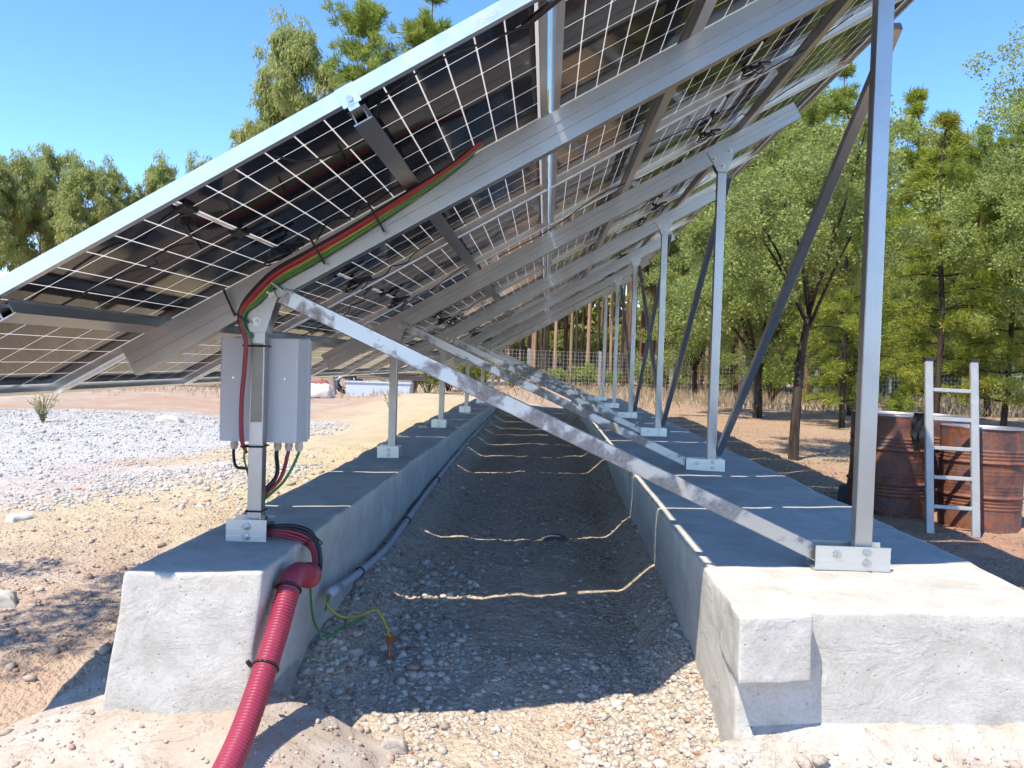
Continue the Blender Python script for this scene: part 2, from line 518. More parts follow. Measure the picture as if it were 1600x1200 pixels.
# ------------------------------------------------------------------ ground
BEAM_Z = -0.70
def ground_h(x, y):
    x = np.asarray(x, float); y = np.asarray(y, float)
    zt = np.interp(y, [0, 2, 3, 4, 5.2, 6.3, 7.5, 10, 18, 40], [-1.33, -1.31, -1.25, -1.18, -1.135, -1.085, -1.025, -0.98, -0.95, -1.15])
    wide = np.interp(y, [0, 3, 8, 17, 25], [-1.30, -1.2, -1.16, -1.12, -1.15])
    # trench profile with banks along both beams
    bankR = 0.15 * sstep(0.40, 0.60, x) * sstep(2.2, 2.9, y)
    bankL = 0.12 * sstep(-0.62, -0.88, x) * sstep(2.6, 3.2, y)
    inside = sstep(-1.25, -0.95, x) * (1 - sstep(0.75, 1.1, x)) * (1 - sstep(17.5, 20, y))
    lefts = np.interp(y, [0, 2, 4, 6, 7.5, 12, 18, 26, 40], [-1.22, -1.14, -1.10, -1.0, -0.90, -0.88, -0.92, -1.08, -1.15])
    fall = sstep(-1.7, -4.6, x)
    zl = lefts * (1 - fall) + (-1.12) * fall
    gm = np.exp(-(((x + 7.4) / 3.6) ** 2 + ((y - 10.6) / 3.6) ** 2) ** 2) * 0.10
    zl = zl + gm + 0.24 * np.exp(-(((x + 3.3) / 1.5) ** 2 + ((y - 19) / 3.0) ** 2))
    zr = np.interp(y, [0, 3, 6, 9, 14, 22, 40], [-1.22, -1.22, -1.20, -1.16, -1.14, -1.12, -1.15])
    side = sstep(-0.4, 0.4, x)
    out = zl * (1 - side) + zr * side
    z = out * (1 - inside) + (zt + bankR + bankL) * inside
    z = z - 0.14 * np.exp(-(((x + 1.5) / 0.75) ** 2 + ((y - 2.0) / 0.7) ** 2) ** 2)
    near = np.exp(-((x / 9) ** 2 + ((y - 6) / 12) ** 2))
    z = z + fbm(x * 1.1, y * 1.1, 4) * 0.075 + fbm(x * 6, y * 6, 3) * 0.030 * (0.35 + near) + fbm(x * 22, y * 22, 2) * 0.014 * near
    z = z + fbm(x * 0.05 + 4, y * 0.05, 3) * 1.2 * sstep(55, 160, np.hypot(x, y))
    return z
def gz(x, y): return float(ground_h(np.array([x]), np.array([y]))[0])

def axis_pts(lo, a, b, hi, step, grow):
    mid = list(np.arange(a, b, step))
    l = []; p = a; d = step
    while p > lo:
        d *= grow; p -= d; l.append(p)
    r_ = []; p = mid[-1]; d = step
    while p < hi:
        d *= grow; p += d; r_.append(p)
    return np.array(l[::-1] + mid + r_)
gx = axis_pts(-320, -3.0, 2.2, 320, 0.026, 1.052)
gy = axis_pts(-60, 1.7, 7.0, 420, 0.026, 1.045)
GX, GY = np.meshgrid(gx, gy, indexing='ij')
GZ = ground_h(GX, GY)
nx_, ny_ = GX.shape
co_ = np.stack([GX, GY, GZ], -1).reshape(-1, 3)
ii, jj = np.meshgrid(np.arange(nx_ - 1), np.arange(ny_ - 1), indexing='ij')
a_ = (ii * ny_ + jj).ravel()
quads = np.stack([a_, a_ + ny_, a_ + ny_ + 1, a_ + 1], 1)
def np_mesh(name, co, quads_, mat, smooth=False, attr=None):
    me = bpy.data.meshes.new(name)
    k_ = quads_.shape[1]
    me.vertices.add(len(co)); me.vertices.foreach_set('co', np.ascontiguousarray(co, np.float32).ravel())
    me.loops.add(quads_.size); me.loops.foreach_set('vertex_index', np.ascontiguousarray(quads_, np.int32).ravel())
    me.polygons.add(len(quads_)); me.polygons.foreach_set('loop_start', np.arange(0, quads_.size, k_, dtype=np.int32))
    me.polygons.foreach_set('loop_total', np.full(len(quads_), k_, np.int32))
    if smooth: me.polygons.foreach_set('use_smooth', np.ones(len(quads_), bool))
    me.update(calc_edges=True)
    if attr is not None:
        at = me.color_attributes.new('zone', 'FLOAT_COLOR', 'POINT')
        at.data.foreach_set('color', np.ascontiguousarray(attr, np.float32).ravel())
    if mat is not None: me.materials.append(mat)
    return me
# what the ground is made of: R crushed pale gravel, G yellow sand, B trench gravel, A dry straw litter
fx = co_[:, 0]; fy = co_[:, 1]
nz = fbm(fx * 0.9, fy * 0.9, 4)
nz2 = fbm(fx * 0.35 + 8, fy * 0.35, 3)
zr_ = (1 - sstep(0.75, 1.15, ((fx + 7.6) / 5.0) ** 2 + ((fy - 10.2) / 4.3) ** 2 + nz * 0.9)) * sstep(5.6, 7.2, fy + nz * 1.2)
zr_ = np.maximum(zr_, 0.75 * (1 - sstep(0.6, 1.2, ((fx + 4.6) / 2.4) ** 2 + ((fy - 6.6) / 1.3) ** 2 + nz * 2.0)))
zg_ = (1 - sstep(-1.2, -1.0, fx)) * sstep(-4.6, -2.6, fx + nz * 1.5) * sstep(3.6, 6.0, fy + nz * 2) * (1 - sstep(22, 26, fy))
zb_ = sstep(-1.2, -0.9, fx) * (1 - sstep(0.8, 1.2, fx)) * (1 - sstep(18, 20, fy)) * sstep(0.5, 1.0, fy)
za_ = sstep(1.2, 1.6, fx) * (1 - sstep(24, 31, fy + nz2 * 14))
attr = np.stack([zr_, zg_ * (1 - zr_), zb_, za_], 1)
k = NM('bare ground')
vc = k.n('ShaderNodeVertexColor', layer_name='zone')
sep = k.n('ShaderNodeSeparateColor')
k.link(vc.outputs['Color'], sep.inputs[0])
co = k.coord('Object')
n_big = k.noise(0.45, 5, 0.6, co)
n_mid = k.noise(3.0, 6, 0.65, co)
n_fin = k.noise(26, 5, 0.7, co)
vor = k.voro(38, co)
vcol = k.voro(38, co, out='Color')
vor2 = k.voro(95, co)
vs = k.n('ShaderNodeSeparateColor'); k.link(vcol, vs.inputs[0])
soil = k.ramp(n_mid, ((0.3, (0.35, 0.265, 0.195)), (0.52, (0.46, 0.365, 0.28)), (0.72, (0.56, 0.475, 0.385))))
soil = k.mix(k.ramp(n_big, ((0.40, 0), (0.68, 1))), soil, (0.44, 0.255, 0.165))
grav = k.ramp(vs.outputs[0], ((0.0, (0.40, 0.38, 0.35)), (0.5, (0.52, 0.50, 0.465)), (1.0, (0.60, 0.58, 0.545))))
sand = k.ramp(n_mid, ((0.3, (0.50, 0.405, 0.25)), (0.7, (0.58, 0.485, 0.315))))
tren = k.ramp(vs.outputs[1], ((0.0, (0.35, 0.28, 0.21)), (0.5, (0.50, 0.415, 0.315)), (1.0, (0.60, 0.51, 0.40))))
tren = k.mix(k.ramp(n_mid, ((0.35, 0), (0.7, 0.8))), tren, (0.54, 0.44, 0.335))
strw = k.ramp(n_fin, ((0.25, (0.24, 0.165, 0.10)), (0.5, (0.42, 0.30, 0.185)), (0.75, (0.54, 0.41, 0.27))))
red = k.ramp(n_mid, ((0.3, (0.34, 0.165, 0.105)), (0.7, (0.46, 0.27, 0.18))))
c = k.mix(sep.outputs[0], soil, grav)
c = k.mix(sep.outputs[1], c, sand)
c = k.mix(sep.outputs[2], c, tren)
c = k.mix(vc.outputs['Alpha'], c, k.mix(k.ramp(n_big, ((0.42, 0), (0.66, 1))), strw, red))
c = k.mix(k.math('MULTIPLY', n_fin, 0.30), c, (0.17, 0.12, 0.085))
hgt = k.math('ADD', k.math('MULTIPLY', n_fin, 0.8), k.math('MULTIPLY', k.ramp(vor, ((0.0, 1), (0.6, 0))), 0.55))
hgt = k.math('ADD', hgt, k.math('MULTIPLY', k.ramp(vor2, ((0.0, 1), (0.6, 0))), 0.25))
M['ground'] = k.done(k.pbsdf(c, 0.95, 0, k.bump(hgt, 0.8, 0.022), spec=0.2))
ground = link_obj('ground', np_mesh('ground', co_, quads, M['ground'], True, attr))
tag(ground, kind='structure')

# ------------------------------------------------------------------ concrete beams
def block(name, corners, cuts, rad, amp, ns, mat, parent=None, seed=0.0):
    v, f = hexa(corners, cuts, rad, amp, ns, seed)
    return link_mesh(name, v, f, mat, parent, True)
YEND = 17.4
lb = empty('concrete_beam', (-1.10, 2.6, -1.2))
def rel(root, pts): return [Vector(p) - root.location for p in pts]
lbc = [(-1.385, 2.405, -1.36), (-0.905, 2.445, -1.36), (-0.845, YEND, -1.30), (-1.345, YEND, -1.30),
       (-1.285, 2.435, -0.682), (-0.880, 2.525, -0.682), (-0.866, YEND, -0.690), (-1.325, YEND, -0.690)]
block('beam_body', rel(lb, lbc), (14, 220, 18), 0.014, 0.0085, 3.2, M['concrete'], lb)
tag(lb, 'narrow pale concrete beam carrying the short posts and the grey box', 'beam', 'concrete foundation beams')
rb = empty('concrete_beam', (1.1, 2.4, -1.2))
rbc = [(0.600, 2.42, -1.36), (1.66, 2.50, -1.36), (1.66, YEND, -1.30), (0.575, YEND, -1.30),
       (0.583, 2.395, -0.70), (1.625, 2.47, -0.70), (1.62, YEND, -0.69), (0.560, YEND, -0.69)]
block('beam_body', rel(rb, rbc), (28, 220, 18), 0.014, 0.0085, 3.0, M['concrete'], rb, 9.0)
blk = [(0.574, 2.298, -0.895), (0.792, 2.335, -0.892), (0.795, 2.60, -0.892), (0.583, 2.60, -0.895),
       (0.568, 2.296, -0.699), (0.788, 2.338, -0.699), (0.792, 2.60, -0.697), (0.580, 2.60, -0.697)]
block('projecting_end', rel(rb, blk), (14, 16, 12), 0.007, 0.005, 8, M['concrete'], rb, 3.0)
tag(rb, 'wide concrete beam with projecting square end, under the tall posts', 'beam', 'concrete foundation beams')

def toe(name, parent, x0, x1, y0, y1, hf, step=0.022):
    xs = np.arange(x0, x1, step); ys = np.arange(y0, y1, step)
    X, Y = np.meshgrid(xs, ys, indexing='ij')
    Z = hf(X, Y)
    P = np.stack([X, Y, Z], -1).reshape(-1, 3) - np.array(parent.location)
    a, b = X.shape
    i, j = np.meshgrid(np.arange(a - 1), np.arange(b - 1), indexing='ij')
    q = (i * b + j).ravel()
    return link_obj(name, np_mesh(name, P, np.stack([q, q + b, q + b + 1, q + 1], 1), M['plaster'], True), parent)
def hl(X, Y):
    # distance outward from the foot of the beam end
    d = np.maximum(0, np.maximum(2.42 - Y, np.maximum(-1.37 - X, X + 0.90)))
    edge = 0.62 + 0.25 * fbm(X * 3, Y * 3, 3) + 0.10 * sstep(-1.0, -0.7, X)
    g = ground_h(X, Y)
    t = sstep(1.0, 0.0, d / edge)
    z = g - 0.10 + (-1.115 - g + 0.10) * (0.25 * t + 0.75 * np.clip(1 - d / edge, 0, 1) ** 0.9)
    z = np.where(X > -0.88, z - 0.35 * sstep(2.62, 2.95, Y), z)
    return z + fbm(X * 7, Y * 7, 3) * 0.022 + fbm(X * 24, Y * 24, 2) * 0.008
toe('cement_footing', lb, -2.3, -0.15, 1.55, 3.0, hl)
def hr(X, Y):
    d = np.maximum(0, np.maximum(2.43 - Y, 0.60 - X))
    edge = 0.34 + 0.25 * fbm(X * 3 + 5, Y * 3, 3)
    g = ground_h(X, Y)
    t = np.clip(1 - d / edge, 0, 1)
    z = g - 0.08 + (-1.045 - g + 0.08) * t ** 0.8
    z = np.where(X < 0.62, z - 0.30 * sstep(2.35, 2.6, Y), z)
    return z + fbm(X * 6, Y * 6, 3) * 0.035 + fbm(X * 26, Y * 26, 2) * 0.012
toe('cement_footing', rb, 0.28, 3.0, 1.75, 2.75, hr)

# ------------------------------------------------------------------ pebbles
def blob_pts():
    t = (1 + 5 ** 0.5) / 2
    v = np.array([(-1, t, 0), (1, t, 0), (-1, -t, 0), (1, -t, 0), (0, -1, t), (0, 1, t), (0, -1, -t), (0, 1, -t), (t, 0, -1), (t, 0, 1), (-t, 0, -1), (-t, 0, 1)], float)
    v /= np.linalg.norm(v[0])
    f = np.array([(0, 11, 5), (0, 5, 1), (0, 1, 7), (0, 7, 10), (0, 10, 11), (1, 5, 9), (5, 11, 4), (11, 10, 2), (10, 7, 6), (7, 1, 8), (3, 9, 4), (3, 4, 2), (3, 2, 6), (3, 6, 8), (3, 8, 9), (4, 9, 5), (2, 4, 11), (6, 2, 10), (8, 6, 7), (9, 8, 1)])
    return v, f
BV, BF = blob_pts()
def pebbles(name, X, Y, S, mat, sink=0.25, hf=ground_h, label=None, flat=0.62):
    n = len(X)
    Z = hf(X, Y)
    sc = S[:, None] * np.stack([rng.uniform(0.7, 1.3, n), rng.uniform(0.6, 1.1, n), rng.uniform(flat * 0.6, flat * 1.3, n)], 1)
    V = BV[None] * (1 + rng.normal(0, 0.16, (n, 12, 1)))
    V = V * sc[:, None, :]
    a = rng.uniform(0, 6.283, n); ca = np.cos(a)[:, None]; sa = np.sin(a)[:, None]
    tl = rng.normal(0, 0.3, n); ct = np.cos(tl)[:, None]; st = np.sin(tl)[:, None]
    x, y, z = V[..., 0], V[..., 1], V[..., 2]
    y, z = y * ct - z * st, y * st + z * ct
    x, y = x * ca - y * sa, x * sa + y * ca
    P = np.stack([x + X[:, None], y + Y[:, None], z + (Z + sc[:, 2] * (1 - 2 * sink) * 0.6)[:, None]], -1).reshape(-1, 3)
    F = (BF[None] + (np.arange(n) * 12)[:, None, None]).reshape(-1, 3)
    o = link_obj(name, np_mesh(name, P, F, mat))
    return tag(o, label, 'gravel', kind='stuff')
def clumped(n, x0, x1, y0, y1, f=1.3, keep=0.5, pw=1.0):
    X = rng.uniform(x0, x1, n * 3); Y = y0 + (y1 - y0) * rng.random(n * 3) ** pw
    w = fbm(X * f, Y * f, 3) + 0.5
    m = rng.random(n * 3) < np.clip((w - keep + 0.25) * 2.2, 0.05, 1)
    return X[m][:n], Y[m][:n]
X, Y = clumped(17000, -0.86, 0.60, 1.6, 7.5, 1.6, 0.5, 2.1)
S = np.exp(rng.normal(math.log(0.0052), 0.58, len(X)))
pebbles('trench_gravel', X, Y, np.clip(S, 0.0028, 0.032), M['peb_trench'], 0.42, label='loose mixed pebbles on the trench floor between the beams', flat=0.5)
X, Y = clumped(9000, -4.2, -1.40, 1.6, 8.0, 1.1, 0.5, 1.3)
m = ~((X > -1.75) & (Y < 2.9))
X = X[m]; Y = Y[m]
S = np.exp(rng.normal(math.log(0.006), 0.55, len(X)))
pebbles('soil_pebbles', X, Y, np.clip(S, 0.004, 0.045), M['peb_soil'], label='scattered buff and reddish pebbles on the soil left of the beam')
th_ = rng.uniform(0, 6.283, 26000); rr_ = np.sqrt(rng.random(26000))
X = -7.6 + 5.0 * rr_ * np.cos(th_); Y = 10.2 + 4.3 * rr_ * np.sin(th_)
m = (Y > 6.2) & (X < -2.5)
X = X[m]; Y = Y[m]
pebbles('crushed_stone', X, Y, np.clip(np.exp(rng.normal(math.log(0.0075), 0.5, len(X))), 0.003, 0.035), M['peb_grey'], label='bed of pale crushed limestone spread left of the array', flat=0.8)
X, Y = clumped(1500, -4.6, -1.9, 5.3, 7.0, 1.8, 0.55)
pebbles('spilt_limestone', X, Y, np.clip(np.exp(rng.normal(math.log(0.012), 0.4, len(X))), 0.005, 0.04), M['peb_grey'], label='thin spill of pale stone chips in front of the limestone bed')
X, Y = clumped(4500, 0.15, 0.62, 1.75, 3.4, 3, 0.45)
pebbles('bank_chips', X, Y, np.clip(np.exp(rng.normal(math.log(0.007), 0.45, len(X))), 0.003, 0.02), M['peb_trench'], label='cement crumbs banked against the foot of the wide beam')
X, Y = clumped(2500, -0.88, -0.30, 1.9, 4.5, 3, 0.45)
pebbles('bank_crumbs', X, Y, np.clip(np.exp(rng.normal(math.log(0.009), 0.5, len(X))), 0.004, 0.03), M['peb_trench'], label='cement crumbs banked against the foot of the narrow beam')

X = np.concatenate([rng.uniform(-2.0, -1.3, 500), rng.uniform(-0.9, -0.25, 700), rng.uniform(-1.4, -0.8, 250)]); Y = rng.uniform(1.7, 2.9, len(X))
m = ~((X > -1.36) & (X < -0.86) & (Y > 2.38))
X = X[m]; Y = Y[m]
pebbles('footing_crumbs', X, Y, np.clip(np.exp(rng.normal(math.log(0.0045), 0.55, len(X))), 0.002, 0.018), M['peb_soil'], hf=hl, label='crumbs of mortar and soil strewn over the narrow beam footing')
X = rng.uniform(0.45, 2.2, 90); Y = rng.uniform(1.95, 2.38, 90)
pebbles('footing_lumps', X, Y, np.clip(np.exp(rng.normal(math.log(0.022), 0.4, len(X))), 0.01, 0.05), M['plaster'], hf=hr, label='lumps of set cement at the foot of the wide beam', flat=0.5)
X = rng.uniform(0.35, 2.2, 1400); Y = rng.uniform(1.8, 2.36, 1400)
pebbles('footing_rubble', X, Y, np.clip(np.exp(rng.normal(math.log(0.0055), 0.6, len(X))), 0.002, 0.022), M['peb_soil'], hf=hr, label='crumbs of mortar and soil strewn over the wide beam footing')

def stone(label, x, y, s, squash=0.6, rz=0.0, mat='stone', seed=1):
    v, f = hexa([(-s, -s * .7, 0), (s, -s * .6, 0), (s * .9, s * .7, 0), (-s * .8, s * .6, 0), (-s * .8, -s * .5, s * squash * 1.3), (s * .6, -s * .5, s * squash), (s * .6, s * .5, s * squash), (-s * .6, s * .4, s * squash * 1.2)],
                (4, 4, 3), s * 0.2, s * 0.12, 2.2 / s, seed)
    o = link_mesh('stone', v, f, M[mat], None, True, (x, y, gz(x, y) - s * 0.12))
    o.rotation_euler.z = rz
    return tag(o, label, 'stone')
stone('pale angular stone at the picture edge left of the narrow beam', -2.33, 3.38, 0.085, 0.8, 0.4, seed=2)
stone('flat buff stone lying before the pale limestone spill', -3.35, 5.05, 0.11, 0.35, 1.2, seed=3)
stone('broken buff stone on the far rim of the limestone bed', -5.6, 11.9, 0.22, 0.5, 0.2, seed=4)
stone('cement lump at the tip of the left footing', -0.46, 2.62, 0.05, 0.9, 0.2, 'plaster', seed=5)
stone('white stone on the red soil beyond the dark trunk', 7.2, 24.0, 0.25, 0.5, 0.2, seed=6)
stone('dark stone on the trench floor in a light streak', 0.10, 5.28, 0.09, 0.35, 0.1, 'darkblock', seed=7)

# ------------------------------------------------------------------ array geometry
TH = 0.515456566
PC, PS = math.cos(TH), math.sin(TH)
X0, Z0 = -1.032, 0.4128
def arr(s, n, y):
    """point on the array: s up the slope, n below the glass, y along the row"""
    return Vector((X0 + s * PC + n * PS, y, Z0 + s * PS - n * PC))
NEAR = 2.082
PITCH = 1.176
NCOL = 13
PL, PW = 2.278, 1.134
ROWS = (0.0, 2.306)
FRAME_Y = [2.925 + 2.66 * i for i in range(6)]
ORD = ['first', 'second', 'third', 'fourth', 'fifth', 'sixth', 'seventh', 'eighth', 'ninth', 'tenth', 'eleventh', 'twelfth', 'thirteenth']

# panel prototype meshes, local x up the slope, y along the row, z outward from the front
def mesh_of(mb, name, mat, smooth=False):
    me = bpy.data.meshes.new(name)
    me.from_pydata(mb.v, [], mb.f)
    if smooth: me.polygons.foreach_set('use_smooth', [True] * len(me.polygons))
    me.materials.append(mat)
    me.update()
    return me
def frame_mesh():
    mb = MB()
    a, b = PL / 2, PW / 2
    zt, zb, t, fl = 0.006, -0.034, 0.011, 0.026
    mb.box(-a, a, -b, -b + t, zb, zt); mb.box(-a, a, b - t, b, zb, zt)
    mb.box(-a, -a + t, -b + t, b - t, zb, zt); mb.box(a - t, a, -b + t, b - t, zb, zt)
    f2 = 0.002
    mb.box(-a + t, a - t, -b + t, -b + fl, zb, zb + f2); mb.box(-a + t, a - t, b - fl, b - t, zb, zb + f2)
    mb.box(-a + t, -a + fl, -b + fl, b - fl, zb, zb + f2); mb.box(a - fl, a - t, -b + fl, b - fl, zb, zb + f2)
    return mesh_of(mb, 'panel_frame', M['alu_clean'])
ME_FRAME = frame_mesh()
ME_SHEET = mesh_of(MB().add([(-PL / 2 + .011, -PW / 2 + .011, 0), (PL / 2 - .011, -PW / 2 + .011, 0), (PL / 2 - .011, PW / 2 - .011, 0), (-PL / 2 + .011, PW / 2 - .011, 0)], [(0, 3, 2, 1)]), 'laminate', M['sheet'])
CP, CQ, CG = 0.0926, 0.184, 0.0133
CL, CW = 0.0880, 0.1786
def cell_pts(cx, cy):
    a, b, e = CL / 2, CW / 2, 0.004
    pr = [(-a, -b + e), (-a + e, -b), (a - e, -b), (a, -b + e), (a, b - e), (a - e, b), (-a + e, b), (-a, b - e)]
    v = [(cx + x, cy + y, -0.00025) for x, y in pr] + [(cx + x, cy + y, 0.00025) for x, y in pr]
    f = [tuple(range(7, -1, -1)), tuple(range(8, 16))] + [(i, (i + 1) % 8, 8 + (i + 1) % 8, 8 + i) for i in range(8)]
    return v, f
CELLS = []
for i in range(24):
    kk = i - 12
    cx = (kk + 0.5) * CP + (CG / 2 if kk >= 0 else -CG / 2)
    for j in range(6):
        CELLS.append((cx, (j - 2.5) * CQ))
ME_CELL = mesh_of(MB().add(*cell_pts(0, 0)), 'cell', M['cell'])
mb = MB()
for cx, cy in CELLS: mb.add(*cell_pts(cx, cy))
ME_CELLS = mesh_of(mb, 'cells', M['cell'])
mb = MB()
for j in range(5):
    y0 = (j - 2.5) * CQ + 0.06
    mb.box(-0.0055, 0.0055, y0, y0 + 0.09, -0.0035, -0.0018)
mb.box(-0.004, 0.004, -0.53, 0.53, -0.0018, -0.0006)
ME_TAB = mesh_of(mb, 'busbar', M['tab'])
mb = MB()
mb.bar((-0.016, 0, -0.010), (0.016, 0, -0.010), 0.070, 0.017, (0, 0, 1), 0.005)
mb.bar((-0.011, -0.045, -0.009), (-0.011, -0.02, -0.009), 0.012, 0.012)
mb.bar((0.011, 0.02, -0.009), (0.011, 0.05, -0.009), 0.012, 0.012)
ME_JB = mesh_of(mb, 'junction_box', M['black'])
def lead_meshes(seed):
    r = random.Random(seed)
    out = []
    for y0, sgn in ((-0.36, -1), (0.36, 1)):
        mb = MB()
        pts = [(0.0, y0, -0.012), (0.03 * sgn, y0 + 0.06 * sgn, -0.03)]
        x, y = 0.03 * sgn, y0 + 0.06
        for q in range(5):
            x += r.uniform(0.02, 0.12) * sgn; y += r.uniform(-0.07, 0.05)
            pts.append((x, max(-0.53, min(0.53, y)), -0.03 - r.uniform(0.0, 0.035)))
        pts.append((x + 0.3 * sgn, y * 0.9, -0.028))
        mb.tube(smooth_path(pts, 5), 0.0032, 6)
        out.append(('lead', mesh_of(mb, 'lead', M['black'], True)))
    mb = MB(); loop = []
    for t in range(40):
        a = t / 12 * 6.283
        q = t / 12
        loop.append((r.uniform(-.006, .006) + 0.055 * math.cos(a) + 0.02 * math.sin(q * 2.3), 0.36 + 0.045 * math.sin(a) + 0.03 * math.cos(q * 1.7), -0.022 - 0.008 * q - 0.015 * abs(math.sin(a))))
    mb.tube(smooth_path(loop, 2), 0.0032, 6)
    out.append(('lead_coil', mesh_of(mb, 'lead_coil', M['black'], True)))
    for q in range(2):
        mb = MB(); mb.bar((-0.02 + q * .05, 0.30, -0.035), (0.05 + q * .05, 0.34 + 0.02 * q, -0.045), 0.016, 0.016, (0, 0, 1), 0.003)
        out.append(('connector', mesh_of(mb, 'connector', M['black'])))
    return out
ME_LEADS = [lead_meshes(s) for s in (1, 2, 3)]
for row in (0, 1):
    for c_ in range(NCOL):
        cy = NEAR + PITCH * c_ + PW / 2
        base = arr(ROWS[row], 0, cy)
        p = empty('solar_panel', base, (R(rnd.uniform(-0.12, 0.12)), -TH + R(rnd.uniform(-0.10, 0.10)), 0))
        rown = 'lower' if row == 0 else 'upper'
        if c_ == 0: lbl = 'solar panel at the near end of the %s row, seen from below' % rown
        elif c_ == NCOL - 1: lbl = 'solar panel at the far end of the %s row' % rown
        else: lbl = '%s solar panel from the near end in the %s row' % (ORD[c_], rown)
        tag(p, lbl, 'solar panel', 'solar panels in the tilted array')
        link_obj('frame', ME_FRAME, p)
        link_obj('laminate', ME_SHEET, p)
        if c_ < 3:
            for q in CELLS:
                link_obj('cell', ME_CELL, p, (q[0], q[1], 0))
        else:
            o = link_obj('cells', ME_CELLS, p); o['kind'] = 'stuff'
        link_obj('busbar', ME_TAB, p)
        for yj in (-0.40, 0.0, 0.40):
            link_obj('junction_box', ME_JB, p, (0, yj, 0))
        for nm_, me_ in ME_LEADS[(c_ + row) % 3]: link_obj(nm_, me_, p)
        if row == 0 and c_ == 0:
            td = bpy.data.curves.new('frame_lettering', 'FONT')
            td.body = 'JETRADE'; td.size = 0.017; td.extrude = 0.0003; td.align_x = 'CENTER'
            td.materials.append(M['print'])
            t = bpy.data.objects.new('lettering_source', td)
            me_ = bpy.data.meshes.new_from_object(t)
            bpy.data.objects.remove(t)
            t = link_obj('frame_lettering', me_, p)
            t.location = (0.972, -PW / 2 - 0.0006, -0.022); t.rotation_euler = (math.pi / 2, 0, 0)
            sl = MB(); sl.box(0.925, 1.02, -PW / 2 - 0.0004, -PW / 2 - 0.0001, -0.026, -0.004)
            sl.build('frame_sticker', M['alu_clean'], p)

# purlins
PUR = (-0.53, 0.566, 1.712, 2.62)
PURL = ('lowest aluminium purlin running along the foot of the array', 'aluminium purlin with end clamp crossing the near lower panel',
        'aluminium purlin under the lower half of the upper panel row', 'topmost aluminium purlin near the high edge of the array')
PY0, PY1 = NEAR + 0.045, NEAR + PITCH * NCOL - 0.02 - 0.04
for s_, lbl in zip(PUR, PURL):
    root = empty('purlin', arr(s_, 0.034, PY0), (0, -TH, 0))
    L_ = PY1 - PY0
    mb = MB()
    mb.box(-0.027, 0.027, 0, L_, -0.046, -0.042)
    mb.box(-0.019, -0.0155, 0.004, L_, -0.042, -0.004)
    mb.box(0.0155, 0.019, 0.004, L_, -0.042, -0.004)
    mb.box(-0.026, 0.026, 0.01, L_, -0.004, -0.0006)
    mb.build('rail', M['alu'], root)
    y_ = NEAR - PY0
    cl = MB()
    cl.box(-0.026, 0.026, y_ - 0.006, y_ - 0.001, -0.012, 0.044)
    cl.box(-0.026, 0.026, y_ - 0.006, y_ + 0.012, 0.0415, 0.0445)
    cl.box(-0.015, 0.015, y_ - 0.005, 0.02, -0.024, -0.012)
    clamp = cl.build('end_clamp', M['alu_clean'], root)
    mb = MB(); mb.tube([(0, y_ - 0.012, 0.004), (0, y_ - 0.006, 0.004)], 0.009, 6)
    mb.build('bolt', M['bolt'], clamp)
    # mid clamps between panels
    for c_ in range(1, 5):
        y_ = NEAR + PITCH * c_ - 0.011 - PY0
        mb = MB(); mb.box(-0.02, 0.02, y_ - 0.008, y_ + 0.008, -0.001, 0.036)
        mb.build('mid_clamp', M['alu_clean'], root)
    tag(root, lbl, 'purlin', 'purlins along the array')

# ------------------------------------------------------------------ support frames
RA0, RA1 = 0.080, 0.198      # rafter top and bottom, distance below the glass
def rafter_mesh():
    w = 0.048; h = RA1 - RA0
    prof = []
    # front face (toward -y) with a ledge near the top and a dark groove
    for y, z in ((0, 0), (0, -0.036), (-0.004, -0.037), (-0.004, -0.041), (0, -0.042), (0, -0.074), (0.004, -0.0745), (0.004, -0.0775), (0, -0.078), (0, -0.112), (-0.004, -0.113), (-0.004, -h)):
        prof.append((y, z))
    back = [(w - y, z) for y, z in prof[::-1]]
    mb = MB()
    mb.extrude_x(prof + back, 0, 3.66)
    return mesh_of(mb, 'rafter', M['alu'])
def bolt_mesh(r=0.010, l=0.012):
    mb = MB()
    mb.tube([(0, 0, 0), (0, -l, 0)], r, 6)
    mb.tube([(0, -l, 0), (0, -l - 0.010, 0)], r * 0.5, 8)
    mb.tube([(0, 0, 0), (0, -0.0025, 0)], r * 1.6, 12)
    return mesh_of(mb, 'bolt', M['bolt'])
ME_RAFTER = rafter_mesh()
ME_BOLT = bolt_mesh()
def zpost(x):      # underside of the rafter at x
    s_ = (x - X0 - RA1 * PS) / PC
    return Z0 + s_ * PS - RA1 * PC
def bracket_mesh(w, h, depth):
    mb = MB()
    # front and rear ribbed plates with a floor
    for y0, sg in ((0.0, 1), (depth, -1)):
        ya, yb = (y0, y0 + 0.006) if sg == 1 else (y0 - 0.006, y0)
        mb.box(-w / 2, w / 2, ya, yb, 0, h)
        yo = ya if sg == 1 else yb
        for zz in (0.002, h * 0.34, h * 0.63, h - 0.005):
            if sg == 1: mb.box(-w / 2 - 0.0005, w / 2 + 0.0005, yo - 0.0025, yo, zz, zz + 0.004)
            else: mb.box(-w / 2 - 0.0005, w / 2 + 0.0005, yo, yo + 0.0025, zz, zz + 0.004)
    mb.box(-w / 2 - 0.004, w / 2 + 0.004, 0.006, depth - 0.006, -0.004, 0.008)
    return mesh_of(mb, 'bracket', M['alu_clean'])
ME_BR = bracket_mesh(0.262, 0.085, 0.098)
ME_BL = bracket_mesh(0.150, 0.098, 0.098)
XR, XL = 1.156, -1.060
